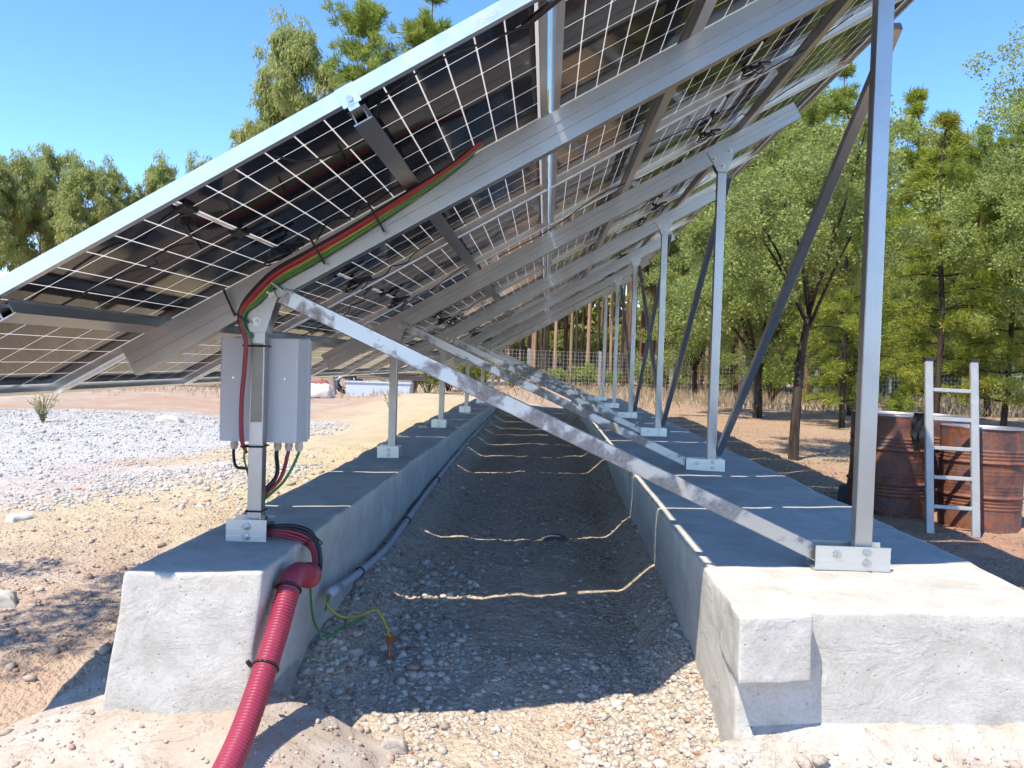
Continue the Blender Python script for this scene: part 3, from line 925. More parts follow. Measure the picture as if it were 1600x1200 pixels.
def frame_thing(i, yf):
    root = empty('support_frame', (0, yf, BEAM_Z))
    def rl(p): return Vector(p) - root.location
    # rafter
    a = arr(-0.663, RA0, yf)
    o = link_obj('rafter', ME_RAFTER, root, rl(a)); o.rotation_euler = (0, -TH, 0)
    # posts
    mb = MB(); mb.bar(rl((XR, yf + 0.030, BEAM_Z + 0.006)), rl((XR, yf + 0.030, zpost(XR) + 0.03)), 0.060, 0.050, (0, 1, 0), 0.003)
    mb.build('rear_post', M['alu'], root)
    mb = MB(); mb.bar(rl((XL, yf + 0.030, BEAM_Z + 0.006)), rl((XL, yf + 0.030, zpost(XL) + 0.03)), 0.052, 0.050, (0, 1, 0), 0.003)
    mb.build('front_post', M['alu'], root)
    # head plates gripping rafter and post
    for xp, nm in ((XR, 'rear_head_plate'), (XL, 'front_head_plate')):
        zt = zpost(xp)
        mb = MB()
        for y0, y1 in ((yf - 0.0095, yf - 0.0045), (yf + 0.0535, yf + 0.0585)):
            dx, dz = PC * 0.085, PS * 0.085
            q = [(xp - dx + .01, zt - dz + 0.012), (xp - 0.034, zt - 0.085), (xp + 0.034, zt - 0.085), (xp + dx, zt + dz - 0.0), (xp + dx - 0.045, zt + dz + 0.085), (xp - dx - 0.035, zt - dz + 0.085)]
            v = [rl((x, y0, z)) for x, z in q] + [rl((x, y1, z)) for x, z in q]
            n = len(q)
            mb.add(v, [tuple(range(n)), tuple(range(2 * n - 1, n - 1, -1))] + [(k_, n + k_, n + (k_ + 1) % n, (k_ + 1) % n) for k_ in range(n)])
        pl = mb.build(nm, M['alu'], root)
        for bx, bz in ((0, -0.045), (0.045, 0.06), (-0.06, 0.0)):
            link_obj('bolt', ME_BOLT, pl, rl((xp + bx, yf - 0.0095, zt + bz)))
    # inclined brace, from the front rafter end to the rear foot
    p0 = arr(-0.03, 0.205, yf - 0.032); p1 = Vector((1.03, yf + 0.030, BEAM_Z + 0.035))
    mb = MB(); mb.bar(rl(p0), rl(p1), 0.036, 0.058, (0, 0, 1), 0.0025)
    br = mb.build('brace', M['alu_smear'], root)
    mb = MB(); q0 = arr(-0.055, 0.168, yf - 0.0135); q1 = arr(0.02, 0.215, yf - 0.0135)
    mb.bar(rl(arr(-0.045, 0.145, yf - 0.0115)), rl(arr(0.0, 0.235, yf - 0.0115)), 0.006, 0.06, (0, 1, 0))
    mb.build('gusset', M['alu'], root)
    # foot brackets
    b1 = link_obj('rear_bracket', ME_BR, root, rl((1.110, yf - 0.020, BEAM_Z)))
    for bx, bz in ((-0.055, 0.055), (0.05, 0.066), (0.05, 0.028)):
        link_obj('bolt', ME_BOLT, b1, (bx, -0.002, bz))
    b2 = link_obj('front_bracket', ME_BL, root, rl((-1.078, yf - 0.020, BEAM_Z)))
    for bx, bz in ((0.0, 0.072), (0.0, 0.036)):
        link_obj('bolt', ME_BOLT, b2, (bx, -0.002, bz))
    if i == 0:
        mb = MB(); mb.box(XL - 0.019, XL + 0.021, yf + 0.0022, yf + 0.0045, -0.245 - BEAM_Z, 0.045 - BEAM_Z)
        for_ = mb.build('protective_film', M['film'], root, False, (0, -yf, 0)); for_['label'] = 'brownish strip of film stuck on the post'
    if i == 0: lbl = 'nearest aluminium support frame, its rafter carrying the coloured cables'
    elif i == 5: lbl = 'farthest aluminium support frame at the end of the beams'
    else: lbl = '%s aluminium support frame from the near end of the array' % ORD[i]
    return tag(root, lbl, 'frame', 'support frames under the array')
for i, yf in enumerate(FRAME_Y): frame_thing(i, yf)
def diag(i, y0, z0, y1, z1, lbl):
    root = empty('diagonal_brace', (XR + 0.055, y1, BEAM_Z))
    mb = MB()
    mb.bar(Vector((XR + 0.055, y0, z0)) - root.location, Vector((XR + 0.055, y1, z1)) - root.location, 0.040, 0.042, (1, 0, 0), 0.0025)
    mb.build('bar', M['alu'], root)
    tag(root, lbl, 'brace', 'diagonal braces between the tall posts')
zt_ = zpost(XR) - 0.13
diag(0, FRAME_Y[0] + 0.05, zt_ - 0.05, FRAME_Y[1] + 0.06, BEAM_Z + 0.12, 'diagonal brace falling from the nearest tall post to the second')
diag(1, FRAME_Y[1] + 0.05, zt_ + 0.03, FRAME_Y[2] + 0.06, BEAM_Z + 0.12, 'diagonal brace falling from the second tall post to the third')
diag(2, FRAME_Y[2] + 0.05, zt_ + 0.05, FRAME_Y[3] + 0.06, BEAM_Z + 0.12, 'diagonal brace falling from the third tall post, one of a crossed pair')
diag(3, FRAME_Y[3] + 0.02, zt_ + 0.05, FRAME_Y[2] + 0.12, BEAM_Z + 0.12, 'diagonal brace rising from the third tall post, one of a crossed pair')
diag(4, FRAME_Y[4] + 0.02, zt_ + 0.05, FRAME_Y[3] + 0.10, BEAM_Z + 0.12, 'diagonal brace rising from the fourth tall post toward the fifth')

# ------------------------------------------------------------------ box on the near short post
YF = FRAME_Y[0]
bx_ = empty('electrical_box', (-1.076, YF + 0.16, -0.33))
def rlb(p): return Vector(p) - bx_.location
mb = MB(); mb.bar((-1.0755 - bx_.location.x, 0.0, 0.005), (-1.0755 - bx_.location.x, 0.0, 0.395), 0.294, 0.185, (0, 1, 0), 0.006)
body = mb.build('enclosure', M['box'], bx_)
mb = MB(); mb.bar((0.0, 0.045, -0.002), (0.0, 0.045, 0.402), 0.303, 0.006, (0, 1, 0), 0.002)
mb.build('lid_seam', M['box'], bx_)
for sx in (-0.095, 0.10):
    mb = MB(); mb.tube([(sx, -0.0925, 0.245), (sx, -0.0955, 0.245)], 0.0045, 8)
    mb.build('screw', M['bolt'], bx_)
for gx_ in (-0.115, 0.055, 0.098, 0.138):
    mb = MB()
    mb.tube([(gx_, -0.02, 0.006), (gx_, -0.02, -0.012)], 0.0145, 8)
    mb.tube([(gx_, -0.02, -0.012), (gx_, -0.02, -0.032)], [0.0165, 0.0115], 12)
    mb.build('gland', M['gland'], bx_)
tag(bx_, 'grey electrical box fixed behind the nearest short post', 'box')

# cables
def cable(parent, pts, r, mat, n=6, seg=8):
    mb = MB(); mb.tube(smooth_path([Vector(p) - parent.location for p in pts], n), r, seg)
    return mb.build('cable', M[mat], parent, True)
cb = empty('cable_bundle', (-1.09, YF - 0.05, 0.1))
YB = YF - 0.014
lay = [('black', 0.034, 0.0), ('black', 0.029, 0.008), ('black', 0.025, 0.001), ('black', 0.020, 0.007), ('red', 0.017, 0.012), ('red', 0.014, 0.002), ('red', 0.009, 0.010), ('red', 0.005, 0.003), ('red', 0.000, 0.009),
       ('red', -0.004, 0.001), ('yellow', -0.008, 0.006), ('green', -0.012, 0.001), ('green', -0.016, 0.007), ('yellow', -0.019, 0.001), ('green', -0.024, 0.004)]
for q, (mt, off, dy) in enumerate(lay):
    w = rnd.uniform(-0.004, 0.004)
    u = (off - 0.01) * 0.82
    # along the rafter, turning down at its foot end, following the post
    path = []
    for s_, n_, kx in ((0.86, 0.06, 0.25), (0.80, 0.074, 0.35), (0.70, 0.088, 0.5), (0.52, 0.105, 0.72), (0.33, 0.116, 0.9), (0.12, 0.122, 1.0), (-0.02, 0.125, 1.0)):
        path.append(arr(s_ + w, n_ - u * kx + rnd.uniform(-0.002, 0.002), YB - dy - 0.006))
    k2 = u * 0.9
    path.append(Vector((-1.075 - k2 * 0.95, YB - dy - 0.006, 0.205 + k2 * 0.55)))
    path.append(Vector((-1.110 - k2 * 0.55, YB - dy - 0.008, 0.155)))
    path.append(Vector((-1.108 - k2 * 0.35, YB - dy - 0.008, 0.105)))
    xk = -1.092 - k2 * 0.22
    if mt in ('black', 'red'):
        path += [Vector((xk, YB - dy - 0.004, 0.05)), Vector((xk - 0.004, YB - dy - 0.002, -0.05)), Vector((xk - 0.012, YB - dy - 0.002, -0.17)), Vector((xk - 0.010, YB - dy, -0.30)), Vector((-1.095, YB + 0.03 - dy, -0.36))]
    else:
        path += [Vector((xk + 0.006, YB + 0.004, 0.07)), Vector((xk + 0.0, YF + 0.06, 0.055))]
    cable(cb, path, 0.0045 if mt != 'black' else 0.005, mt)
def tie(parent, a, b, w=0.007, tail=None):
    mb = MB(); mb.bar(Vector(a) - parent.location, Vector(b) - parent.location, w, 0.004, (0, 1, 0))
    mb.build('cable_tie', M['black'], parent)
for s_ in (0.40, 0.155):
    a = arr(s_, 0.055, YB - 0.020); b = arr(s_ + 0.003, 0.178, YB - 0.020)
    tie(cb, a, b, 0.008)
tie(cb, (-1.175, YB - 0.02, 0.235), (-1.128, YB - 0.024, 0.140), 0.008)
tie(cb, (-1.128, YB - 0.024, 0.150), (-1.078, YB - 0.024, 0.118), 0.007)
for z_ in (0.035, -0.335, -0.575):
    mb = MB()
    c0 = Vector((XL, YF + 0.030, z_)) - cb.location
    ring = [c0 + Vector((x, y, 0)) for x, y in ((-0.046, -0.045), (0.030, -0.032), (0.030, 0.030), (-0.034, 0.030), (-0.046, -0.045))]
    if z_ < -0.5: ring = [c0 + Vector((x, y, 0)) for x, y in ((-0.029, -0.028), (0.029, -0.028), (0.029, 0.028), (-0.029, 0.028), (-0.029, -0.028))]
    mb.tube(ring, 0.004, 6); mb.build('cable_tie', M['black'], cb)
tag(cb, 'bundle of black, red, yellow and green cables along the near rafter', 'cables')

ob = empty('outgoing_cables', (-0.98, YF + 0.1, -0.45))
for gx_, mt, rr__ in ((0.055, 'black', 0.0085), (0.098, 'red', 0.0075), (0.138, 'green', 0.0055)):
    x = -1.076 + gx_; z0 = -0.36
    yb = YF + 0.14
    cable(ob, [(x, yb, z0 + 0.012), (x - 0.003, yb - 0.004, z0 - 0.02), (XL + 0.030 + gx_ * 0.35, YF + 0.100, z0 - 0.085 - gx_ * 0.22), (XL + 0.0, YF + 0.066, z0 - 0.15 - gx_ * 0.35), (XL - 0.004, YF + 0.064, BEAM_Z + 0.10), (XL + 0.005, YF + 0.062, BEAM_Z + 0.05)], rr__, mt, 7)
cable(ob, [(-1.191, YF + 0.14, -0.348), (-1.185, YF + 0.12, -0.385), (-1.150, YF + 0.06, -0.42), (-1.105, YF + 0.05, -0.425), (-1.07, YF + 0.063, -0.45)], 0.006, 'black')
cable(ob, [(-1.094, YF - 0.004, -0.33), (-1.098, YF + 0.0, -0.38), (-1.094, YF + 0.03, -0.44), (-1.09, YF + 0.06, -0.5)], 0.004, 'green')
# heavy cables from the foot bracket over the beam edge into the conduit
for q, (mt, dz, rr__) in enumerate((('black', 0.030, 0.008), ('black', 0.020, 0.007), ('red', 0.010, 0.008), ('red', -0.002, 0.008), ('red', -0.012, 0.0075))):
    d2 = q * 0.006
    cable(ob, [(-1.07, YF + 0.03, BEAM_Z + 0.045 + dz * 0.5), (-1.0, YF + 0.03, BEAM_Z + 0.045 + dz * 0.7), (-0.925 - d2, YF + 0.035, BEAM_Z + 0.040 + dz), (-0.855 - d2, YF + 0.03, BEAM_Z + 0.022 + dz), (-0.818 - d2, YF + 0.02, BEAM_Z - 0.015 + dz * 0.4), (-0.805 - d2, YF + 0.0, BEAM_Z - 0.070), (-0.802 - d2 * 0.5, YF - 0.06, BEAM_Z - 0.090), (-0.810, YF - 0.15, BEAM_Z - 0.070)], rr__, mt, 7)
mb = MB(); tp = Vector((-0.838, YF + 0.02, BEAM_Z + 0.012)) - ob.location
mb.tube([tp + Vector((0.028, 0.012, 0.0)), tp + Vector((0.01, -0.024, 0.035)), tp + Vector((-0.03, -0.01, 0.0)), tp + Vector((-0.0, 0.02, -0.03)), tp + Vector((0.028, 0.012, 0.0))], 0.003, 6)
mb.build('cable_tie', M['black'], ob)
tag(ob, 'thick black and red cables leaving the box toward the red conduit', 'cables')

# long thin black panel lead draped along the second rafter
lead = empty('panel_cable', arr(1.2, 0.08, FRAME_Y[1]))
pts = []
for t in range(12):
    u = t / 11
    pts.append(arr(0.75 + u * 1.5, 0.065 + 0.05 * math.sin(u * math.pi) * (0.5 + 0.5 * math.sin(u * 9)), FRAME_Y[1] - 0.03 - 0.3 * math.sin(u * 3.1)))
cable(lead, pts, 0.0035, 'black')
tag(lead, 'thin black cable sagging above the second rafter', 'cable')
lead = empty('panel_cable', arr(1.05, 0.03, NEAR + 0.2))
cable(lead, [arr(0.30, 0.012, NEAR + 0.13), arr(0.36, 0.03, NEAR + 0.24), arr(0.50, 0.035, NEAR + 0.30), arr(0.57, 0.028, NEAR + 0.26), arr(0.64, 0.02, NEAR + 0.12), arr(0.82, 0.02, NEAR + 0.08), arr(0.95, 0.025, NEAR + 0.11), arr(1.06, 0.04, NEAR + 0.10), arr(1.10, 0.045, NEAR + 0.06)], 0.0032, 'black')
mb = MB(); mb.bar(arr(1.06, 0.042, NEAR + 0.10) - lead.location, arr(1.19, 0.045, NEAR + 0.02) - lead.location, 0.018, 0.018, (0, 0, 1), 0.004)
mb.build('plug', M['black'], lead)
tag(lead, 'thin black cable with a plug near the gap between the panel rows', 'cable')

# ------------------------------------------------------------------ red corrugated conduit
cd = empty('corrugated_conduit', (-0.80, 2.2, -1.1))
axis = smooth_path([Vector(p) - cd.location for p in ((-0.825, 2.635, -0.757), (-0.826, 2.585, -0.805), (-0.827, 2.53, -0.862), (-0.829, 2.43, -0.947), (-0.832, 2.32, -1.035), (-0.836, 2.20, -1.110), (-0.848, 2.05, -1.175), (-0.87, 1.85, -1.235), (-0.90, 1.6, -1.275), (-0.95, 1.2, -1.30))], 14)
# resample finely for the ribs
acc = [0.0]
for a, b in zip(axis[:-1], axis[1:]): acc.append(acc[-1] + (b - a).length)
def at(l):
    i = max(0, min(len(acc) - 2, int(np.searchsorted(acc, l)) - 1))
    t = (l - acc[i]) / max(1e-9, acc[i + 1] - acc[i])
    return axis[i].lerp(axis[i + 1], t)
rib = 0.0105
npts = int(acc[-1] / rib * 6)
path = []; rads = []
for i in range(npts):
    l = i * acc[-1] / npts
    ph = (l / rib) % 1.0
    path.append(at(l)); rads.append(0.0375 if ph < 0.40 else (0.0350 if ph < 0.5 or ph > 0.9 else 0.0320))
mb = MB(); mb.tube(path, rads, 28)
mb.build('ribbed_hose', M['conduit'], cd, True)
mb = MB()
ax = smooth_path([Vector(p) - cd.location for p in ((-0.825, 2.625, -0.768), (-0.824, 2.655, -0.742), (-0.820, 2.700, -0.735), (-0.813, 2.755, -0.752), (-0.808, 2.795, -0.768))], 5)
rr2 = [0.0390] * 6 + list(np.linspace(0.0385, 0.0365, len(ax) - 10)) + [0.0365, 0.0450, 0.0450, 0.0450]
mb.tube(ax, rr2[:len(ax)], 28, True)
mb.build('collar', M['collar'], cd, True)
for l in (0.015, 0.29):
    p = at(l); d = (at(l + 0.01) - at(l)).normalized()
    u = d.cross(Vector((1, 0, 0))).normalized(); w = d.cross(u)
    ring = [p + (u * math.cos(a) + w * math.sin(a)) * 0.0390 for a in np.linspace(0, 2 * math.pi, 29)]
    mb = MB(); mb.tube(ring, 0.0042, 6); t_ = mb.build('cable_tie', M['black'], cd, True)
    hd = p + w * 0.044
    mb = MB(); mb.bar(hd, hd + Vector((-0.012, -0.005, 0.018)), 0.012, 0.012); mb.build('tie_head', M['black'], t_)
tag(cd, 'thick red corrugated conduit coming down past the end of the narrow beam', 'conduit')

# grey pipe and earth wires
pp = empty('plastic_pipe', (-0.845, 3.3, -0.95))
pts = [(-0.838, 3.20, -0.945), (-0.838, 3.35, -0.962), (-0.836, 3.8, -1.000), (-0.836, 4.35, -1.025), (-0.838, 5.0, -1.0), (-0.842, 6.37, -0.948), (-0.842, 8.97, -0.89), (-0.842, 12.5, -0.86)]
mb = MB(); mb.tube(smooth_path([Vector(p) - pp.location for p in pts], 8), 0.017, 14); mb.build('pipe', M['pvc'], pp, True)
mb = MB(); mb.tube([Vector((-0.838, 3.185, -0.943)) - pp.location, Vector((-0.838, 3.34, -0.961)) - pp.location], 0.0205, 14); mb.build('coupling', M['pvc'], pp, True)
for y_, z_ in ((3.72, -0.994), (5.0, -1.0), (6.4, -0.947)):
    mb = MB(); c0 = Vector((-0.837, y_, z_)) - pp.location
    ring = [c0 + Vector((math.cos(a) * 0.020, 0, math.sin(a) * 0.020)) for a in np.linspace(0, 6.283, 13)]
    mb.tube(ring, 0.004, 6); mb.build('clip', M['black'], pp)
tag(pp, 'grey plastic pipe running along the inner foot of the narrow beam', 'pipe')
rx, ry = -0.612, 3.29
rz_ = gz(rx, ry)
er = empty('earth_rod', (rx, ry, rz_))
mb = MB(); mb.tube([(0, 0, -0.15), (0.004, 0, 0.115)], 0.006, 8); mb.build('rod', M['copper'], er, True)
mb = MB(); mb.bar((-0.012, 0, 0.085), (0.022, 0, 0.085), 0.016, 0.022, (0, 0, 1), 0.004); mb.build('clamp', M['copper'], er)
tag(er, 'copper earth rod standing in the trench gravel', 'earth rod')
ew = empty('earth_wire', (-0.75, 3.22, -1.0))
cable(ew, [(-0.838, 3.26, -0.953), (-0.836, 3.17, -0.95), (-0.828, 3.14, -0.985), (-0.78, 3.18, -1.035), (-0.72, 3.24, -1.045), (-0.66, 3.28, -1.035), (rx + 0.01, ry, rz_ + 0.085)], 0.0055, 'yellow', 7)
cable(ew, [(-0.838, 3.26, -0.949), (-0.832, 3.155, -0.955), (-0.842, 3.14, -1.0)], 0.0045, 'green', 7)
tag(ew, 'yellow and green earth wire from the grey pipe to the copper rod', 'wire')
ew2 = empty('earth_wire', (-0.82, 2.95, -1.0))
cable(ew2, [(-0.80, 2.78, -0.77), (-0.815, 2.84, -0.84), (-0.832, 2.93, -0.95), (-0.825, 2.98, -1.02), (-0.79, 3.0, -1.055), (-0.765, 3.05, -1.045), (-0.74, 3.14, -1.045), (-0.70, 3.22, -1.045)], 0.0045, 'green', 7)
tag(ew2, 'green earth wire hanging below the red conduit collar', 'wire')

# ------------------------------------------------------------------ drums, ladder, block
def drum(name_lbl, x, y, r_, h_, rz, seed):
    root = empty('oil_drum', (x, y, gz(x, y) - 0.02), (R(rnd.uniform(-1.5, 1.5)), R(rnd.uniform(-1, 1)), rz))
    prof = [(r_ * 0.985, 0.0), (r_ * 1.012, 0.004), (r_ * 1.012, 0.018), (r_, 0.026)]
    zs = np.linspace(0.03, h_ - 0.03, 130)
    for z in zs:
        u = z / h_
        b = 0.0
        for c0, w_, a_ in ((0.335, 0.015, 0.018), (0.665, 0.015, 0.018)):
            b += a_ * math.exp(-((u - c0) / w_) ** 2)
            for d in (0.042, 0.075, 0.108):
                for sgn in (-1, 1):
                    b += 0.007 * math.exp(-((u - c0 - sgn * d) / 0.010) ** 2) * (1 if (c0 - 0.5) * sgn > 0 else 0.25)
        prof.append((r_ + b, z))
    prof += [(r_, h_ - 0.026), (r_ * 1.01, h_ - 0.016), (r_ * 1.01, h_ - 0.002)]
    mb = MB(); mb.lathe(prof, 56)
    # dents
    mb.v = [(lambda p: (p[0] * (1 + 0.045 * mnoise.noise(Vector((p[0] * 2.6 + seed, p[1] * 2.6, p[2] * 2.6)))), p[1] * (1 + 0.045 * mnoise.noise(Vector((p[0] * 2.6 + seed, p[1] * 2.6, p[2] * 2.6)))), p[2]))(v) for v in mb.v]
    mb.build('shell', M['rust'], root, True)
    mb = MB(); mb.lathe([(r_ * 1.012, h_ - 0.014), (r_ * 1.018, h_ - 0.004), (r_ * 1.0, h_ + 0.002), (r_ * 0.972, h_ - 0.004), (r_ * 0.968, h_ - 0.03)], 56)
    mb.build('rim', M['rim'], root, True)
    mb = MB(); mb.lathe([(r_ * 0.97, h_ - 0.022), (r_ * 0.6, h_ - 0.026), (0.001, h_ - 0.027)], 56)
    lid = mb.build('lid', M['rust'], root, True)
    mb = MB(); mb.tube([(r_ * 0.6, 0.05, h_ - 0.026), (r_ * 0.6, 0.05, h_ - 0.012)], 0.028, 12); mb.build('bung', M['rim'], lid)
    tag(root, name_lbl, 'oil drum', 'rusty drums beside the array')
drum('rusty oil drum beside the tall post, half in the array shadow', 2.98, 7.12, 0.315, 0.87, 0.4, 3.0)
drum('rusty orange patched oil drum behind the ladder rail', 3.56, 6.72, 0.30, 0.83, 2.2, 8.0)
drum('dark rusty oil drum standing behind the other two', 3.52, 7.55, 0.30, 0.86, 4.0, 14.0)
ld = empty('ladder', (3.10, 6.20, gz(3.10, 6.2) - 0.01), (R(-7), 0, R(-4)))
for sx in (-0.165, 0.165):
    mb = MB(); mb.bar((sx, 0, 0), (sx, 0, 1.335), 0.058, 0.030, (0, 1, 0), 0.004); rail = mb.build('rail', M['ladder'], ld)
    mb = MB(); mb.bar((sx, 0, 1.325), (sx, 0, 1.348), 0.066, 0.038, (0, 1, 0), 0.005); mb.build('end_cap', M['black'], rail)
for q in range(5):
    z = 0.215 + q * 0.222
    mb = MB(); mb.bar((-0.136, 0, z), (0.136, 0, z - 0.006), 0.028, 0.030, (0, 0, 1), 0.004); mb.build('rung', M['ladder'], ld)
tag(ld, 'short aluminium ladder leaning upright against the rusty drums', 'ladder')
blkx, blky = 2.80, 7.45
o = block('concrete_block', [(-.10, -.09, 0), (.10, -.10, 0), (.11, .10, 0), (-.10, .10, 0), (-.07, -.09, .19), (.09, -.09, .20), (.10, .09, .20), (-.08, .09, .19)], (6, 6, 6), 0.02, 0.006, 9, M['darkblock'])
o.location = (blkx - 0.05, blky - 0.15, gz(blkx, blky) - 0.01)
tag(o, 'dark grey block on the ground beside the shaded drum', 'block')

# black torn sheet hanging on the drum
mb = MB()
px_ = []
for i in range(7):
    for j in range(10):
        px_.append((0.13 * i / 6 * (1 - 0.06 * j) + 0.012 * math.sin(j * 1.7), 0.012 * math.sin(i * 2.1 + j) - 0.03 * math.exp(-j), 0.03 - 0.36 * j / 9 * (0.6 + 0.4 * ((i * 37) % 7) / 6)))
mb.add(px_, [(i * 10 + j, i * 10 + j + 1, (i + 1) * 10 + j + 1, (i + 1) * 10 + j) for i in range(6) for j in range(9)])
o = mb.build('torn_sheet', M['black'], None, True, (3.02, 6.775, gz(2.98, 7.12) + 0.845))
tag(o, 'torn black plastic strip hanging over the drum rim by the ladder', 'plastic sheet')

# ------------------------------------------------------------------ fence
def fence():
    y0 = 35.5
    root = empty('wire_fence', (8, y0, -1.15))
    mb = MB()
    x0, x1 = -9.0, 34.0
    base = lambda x: gz(x, y0)
    for x in np.arange(x0, x1, 0.16):
        b = base(x)
        mb.bar(Vector((x, y0, b + 0.03)) - root.location, Vector((x + 0.01, y0, b + 1.72)) - root.location, 0.006, 0.006, (0, 1, 0))
    xs = np.arange(x0, x1, 3.0)
    for z in np.linspace(0.06, 1.72, 11):
        for a, b in zip(xs[:-1], xs[1:]):
            mb.bar(Vector((a, y0, base(a) + z)) - root.location, Vector((b, y0, base(b) + z)) - root.location, 0.006, 0.006)
    mb.build('wire_mesh', M['wire'], root)
    for i, x in enumerate(np.arange(x0 + 2.0, x1, 3.12)):
        v, f = hexa([(-.09, -.07, -.3), (.09, -.07, -.3), (.09, .07, -.3), (-.09, .07, -.3), (-.07, -.06, 1.8), (.07, -.06, 1.77), (.07, .06, 1.77), (-.07, .06, 1.8)], (2, 2, 8), 0.02, 0.02, 3, i * 3.1)
        o = link_mesh('post', v, f, M['granite'], root, True, Vector((x, y0 + 0.1, base(x))) - root.location)
    tag(root, 'wire mesh fence on stone posts in front of the wood', 'fence')
fence()

# ------------------------------------------------------------------ vegetation
def leaves(C, D, L, W, jitter=0.25):
    """one diamond leaf per row: base C, direction D, length L, width W"""
    n = len(C)
    D = D / np.maximum(1e-9, np.linalg.norm(D, axis=1))[:, None]
    rv = rng.normal(size=(n, 3))
    S = np.cross(D, rv); S /= np.maximum(1e-9, np.linalg.norm(S, axis=1))[:, None]
    Nn = np.cross(D, S)
    mid = C + D * (L * 0.5)[:, None] + Nn * (L * jitter * rng.uniform(-0.5, 0.5, n))[:, None]
    V = np.stack([C, mid + S * (W * 0.5)[:, None], C + D * L[:, None], mid - S * (W * 0.5)[:, None]], 1).reshape(-1, 3)
    F = np.arange(4 * n).reshape(n, 4)
    return V, F
def rsphere(n):
    v = rng.normal(size=(n, 3))
    return v / np.linalg.norm(v, axis=1)[:, None]
def crown_mesh(name, parts, mat):
    V = []; F = []; o = 0
    for v, f in parts:
        V.append(v); F.append(f + o); o += len(v)
    return np_mesh(name, np.concatenate(V), np.concatenate(F), mat)
def limb(mb, pts, r0, r1, seg=7):
    P = smooth_path(pts, 4)
    n = len(P)
    mb.tube(P, [r0 + (r1 - r0) * i / (n - 1) for i in range(n)], seg)
def clump_leaves(centers, radii, per, L, W, droop=0.0, squash=0.8):
    n = len(centers)
    idx = np.repeat(np.arange(n), per)
    d = rsphere(n * per)
    rad = radii[idx] * rng.random(n * per) ** 0.45
    P = centers[idx] + d * rad[:, None] * np.array([1, 1, squash])
    dirv = d * 0.7 + rng.normal(0, 0.6, (n * per, 3)) + np.array([0, 0, -droop])
    Ls = L * rng.uniform(0.65, 1.35, n * per); Ws = W * rng.uniform(0.7, 1.3, n * per)
    return leaves(P, dirv, Ls, Ws)

def proto_oak(seed, height=4.6, spread=1.7, base=1.5, clumps=150, per=95, leafL=0.06, lean=0.0, r0=0.085, cr=0.19):
    r = random.Random(seed)
    mb = MB()
    fork = base * 0.95
    limb(mb, [(0, 0, -0.2), (0.02, 0, fork * 0.3), (0.05 + lean * 0.4, 0.03, fork * 0.7), (0.04 + lean, 0.0, fork)], r0 * 1.25, r0 * 0.8, 10)
    tips = []
    for q in range(9):
        a = q * 2.4 + r.uniform(-0.4, 0.4)
        zz = fork * r.uniform(0.9, 1.1)
        e = Vector((math.cos(a) * spread * r.uniform(0.35, 0.85), math.sin(a) * spread * r.uniform(0.35, 0.85), base + (height - base) * r.uniform(0.25, 0.9)))
        m_ = Vector((lean, 0, zz)).lerp(e, 0.5) + Vector((r.uniform(-.1, .1), r.uniform(-.1, .1), 0.12))
        limb(mb, [(lean + 0.03, 0, zz - 0.05), m_, e], r0 * 0.5, r0 * 0.1, 6)
        tips.append(e); tips.append(m_.lerp(e, 0.5))
    n = clumps
    d = rsphere(n)
    rad = rng.random(n) ** 0.38
    lob = 1 + 0.25 * np.sin(d[:, 0] * 4.2 + seed) * np.cos(d[:, 1] * 3.7 + seed * 2) + 0.14 * np.sin(d[:, 2] * 7 + seed)
    cz = (height + base) / 2
    C = np.stack([d[:, 0] * spread * rad * lob + lean, d[:, 1] * spread * rad * lob, cz + d[:, 2] * (height - base) * 0.52 * rad * lob], 1)
    C = np.concatenate([C, np.array([[t.x, t.y, t.z] for t in tips])])
    rr3 = np.full(len(C), spread * cr) * rng.uniform(0.65, 1.35, len(C))
    v = clump_leaves(C, rr3, per, leafL, leafL * 0.62)
    tm = mesh_of(mb, 'trunk', M['bark_oak'], True)
    return tm, crown_mesh('crown', [v], M['leaf_oak'])

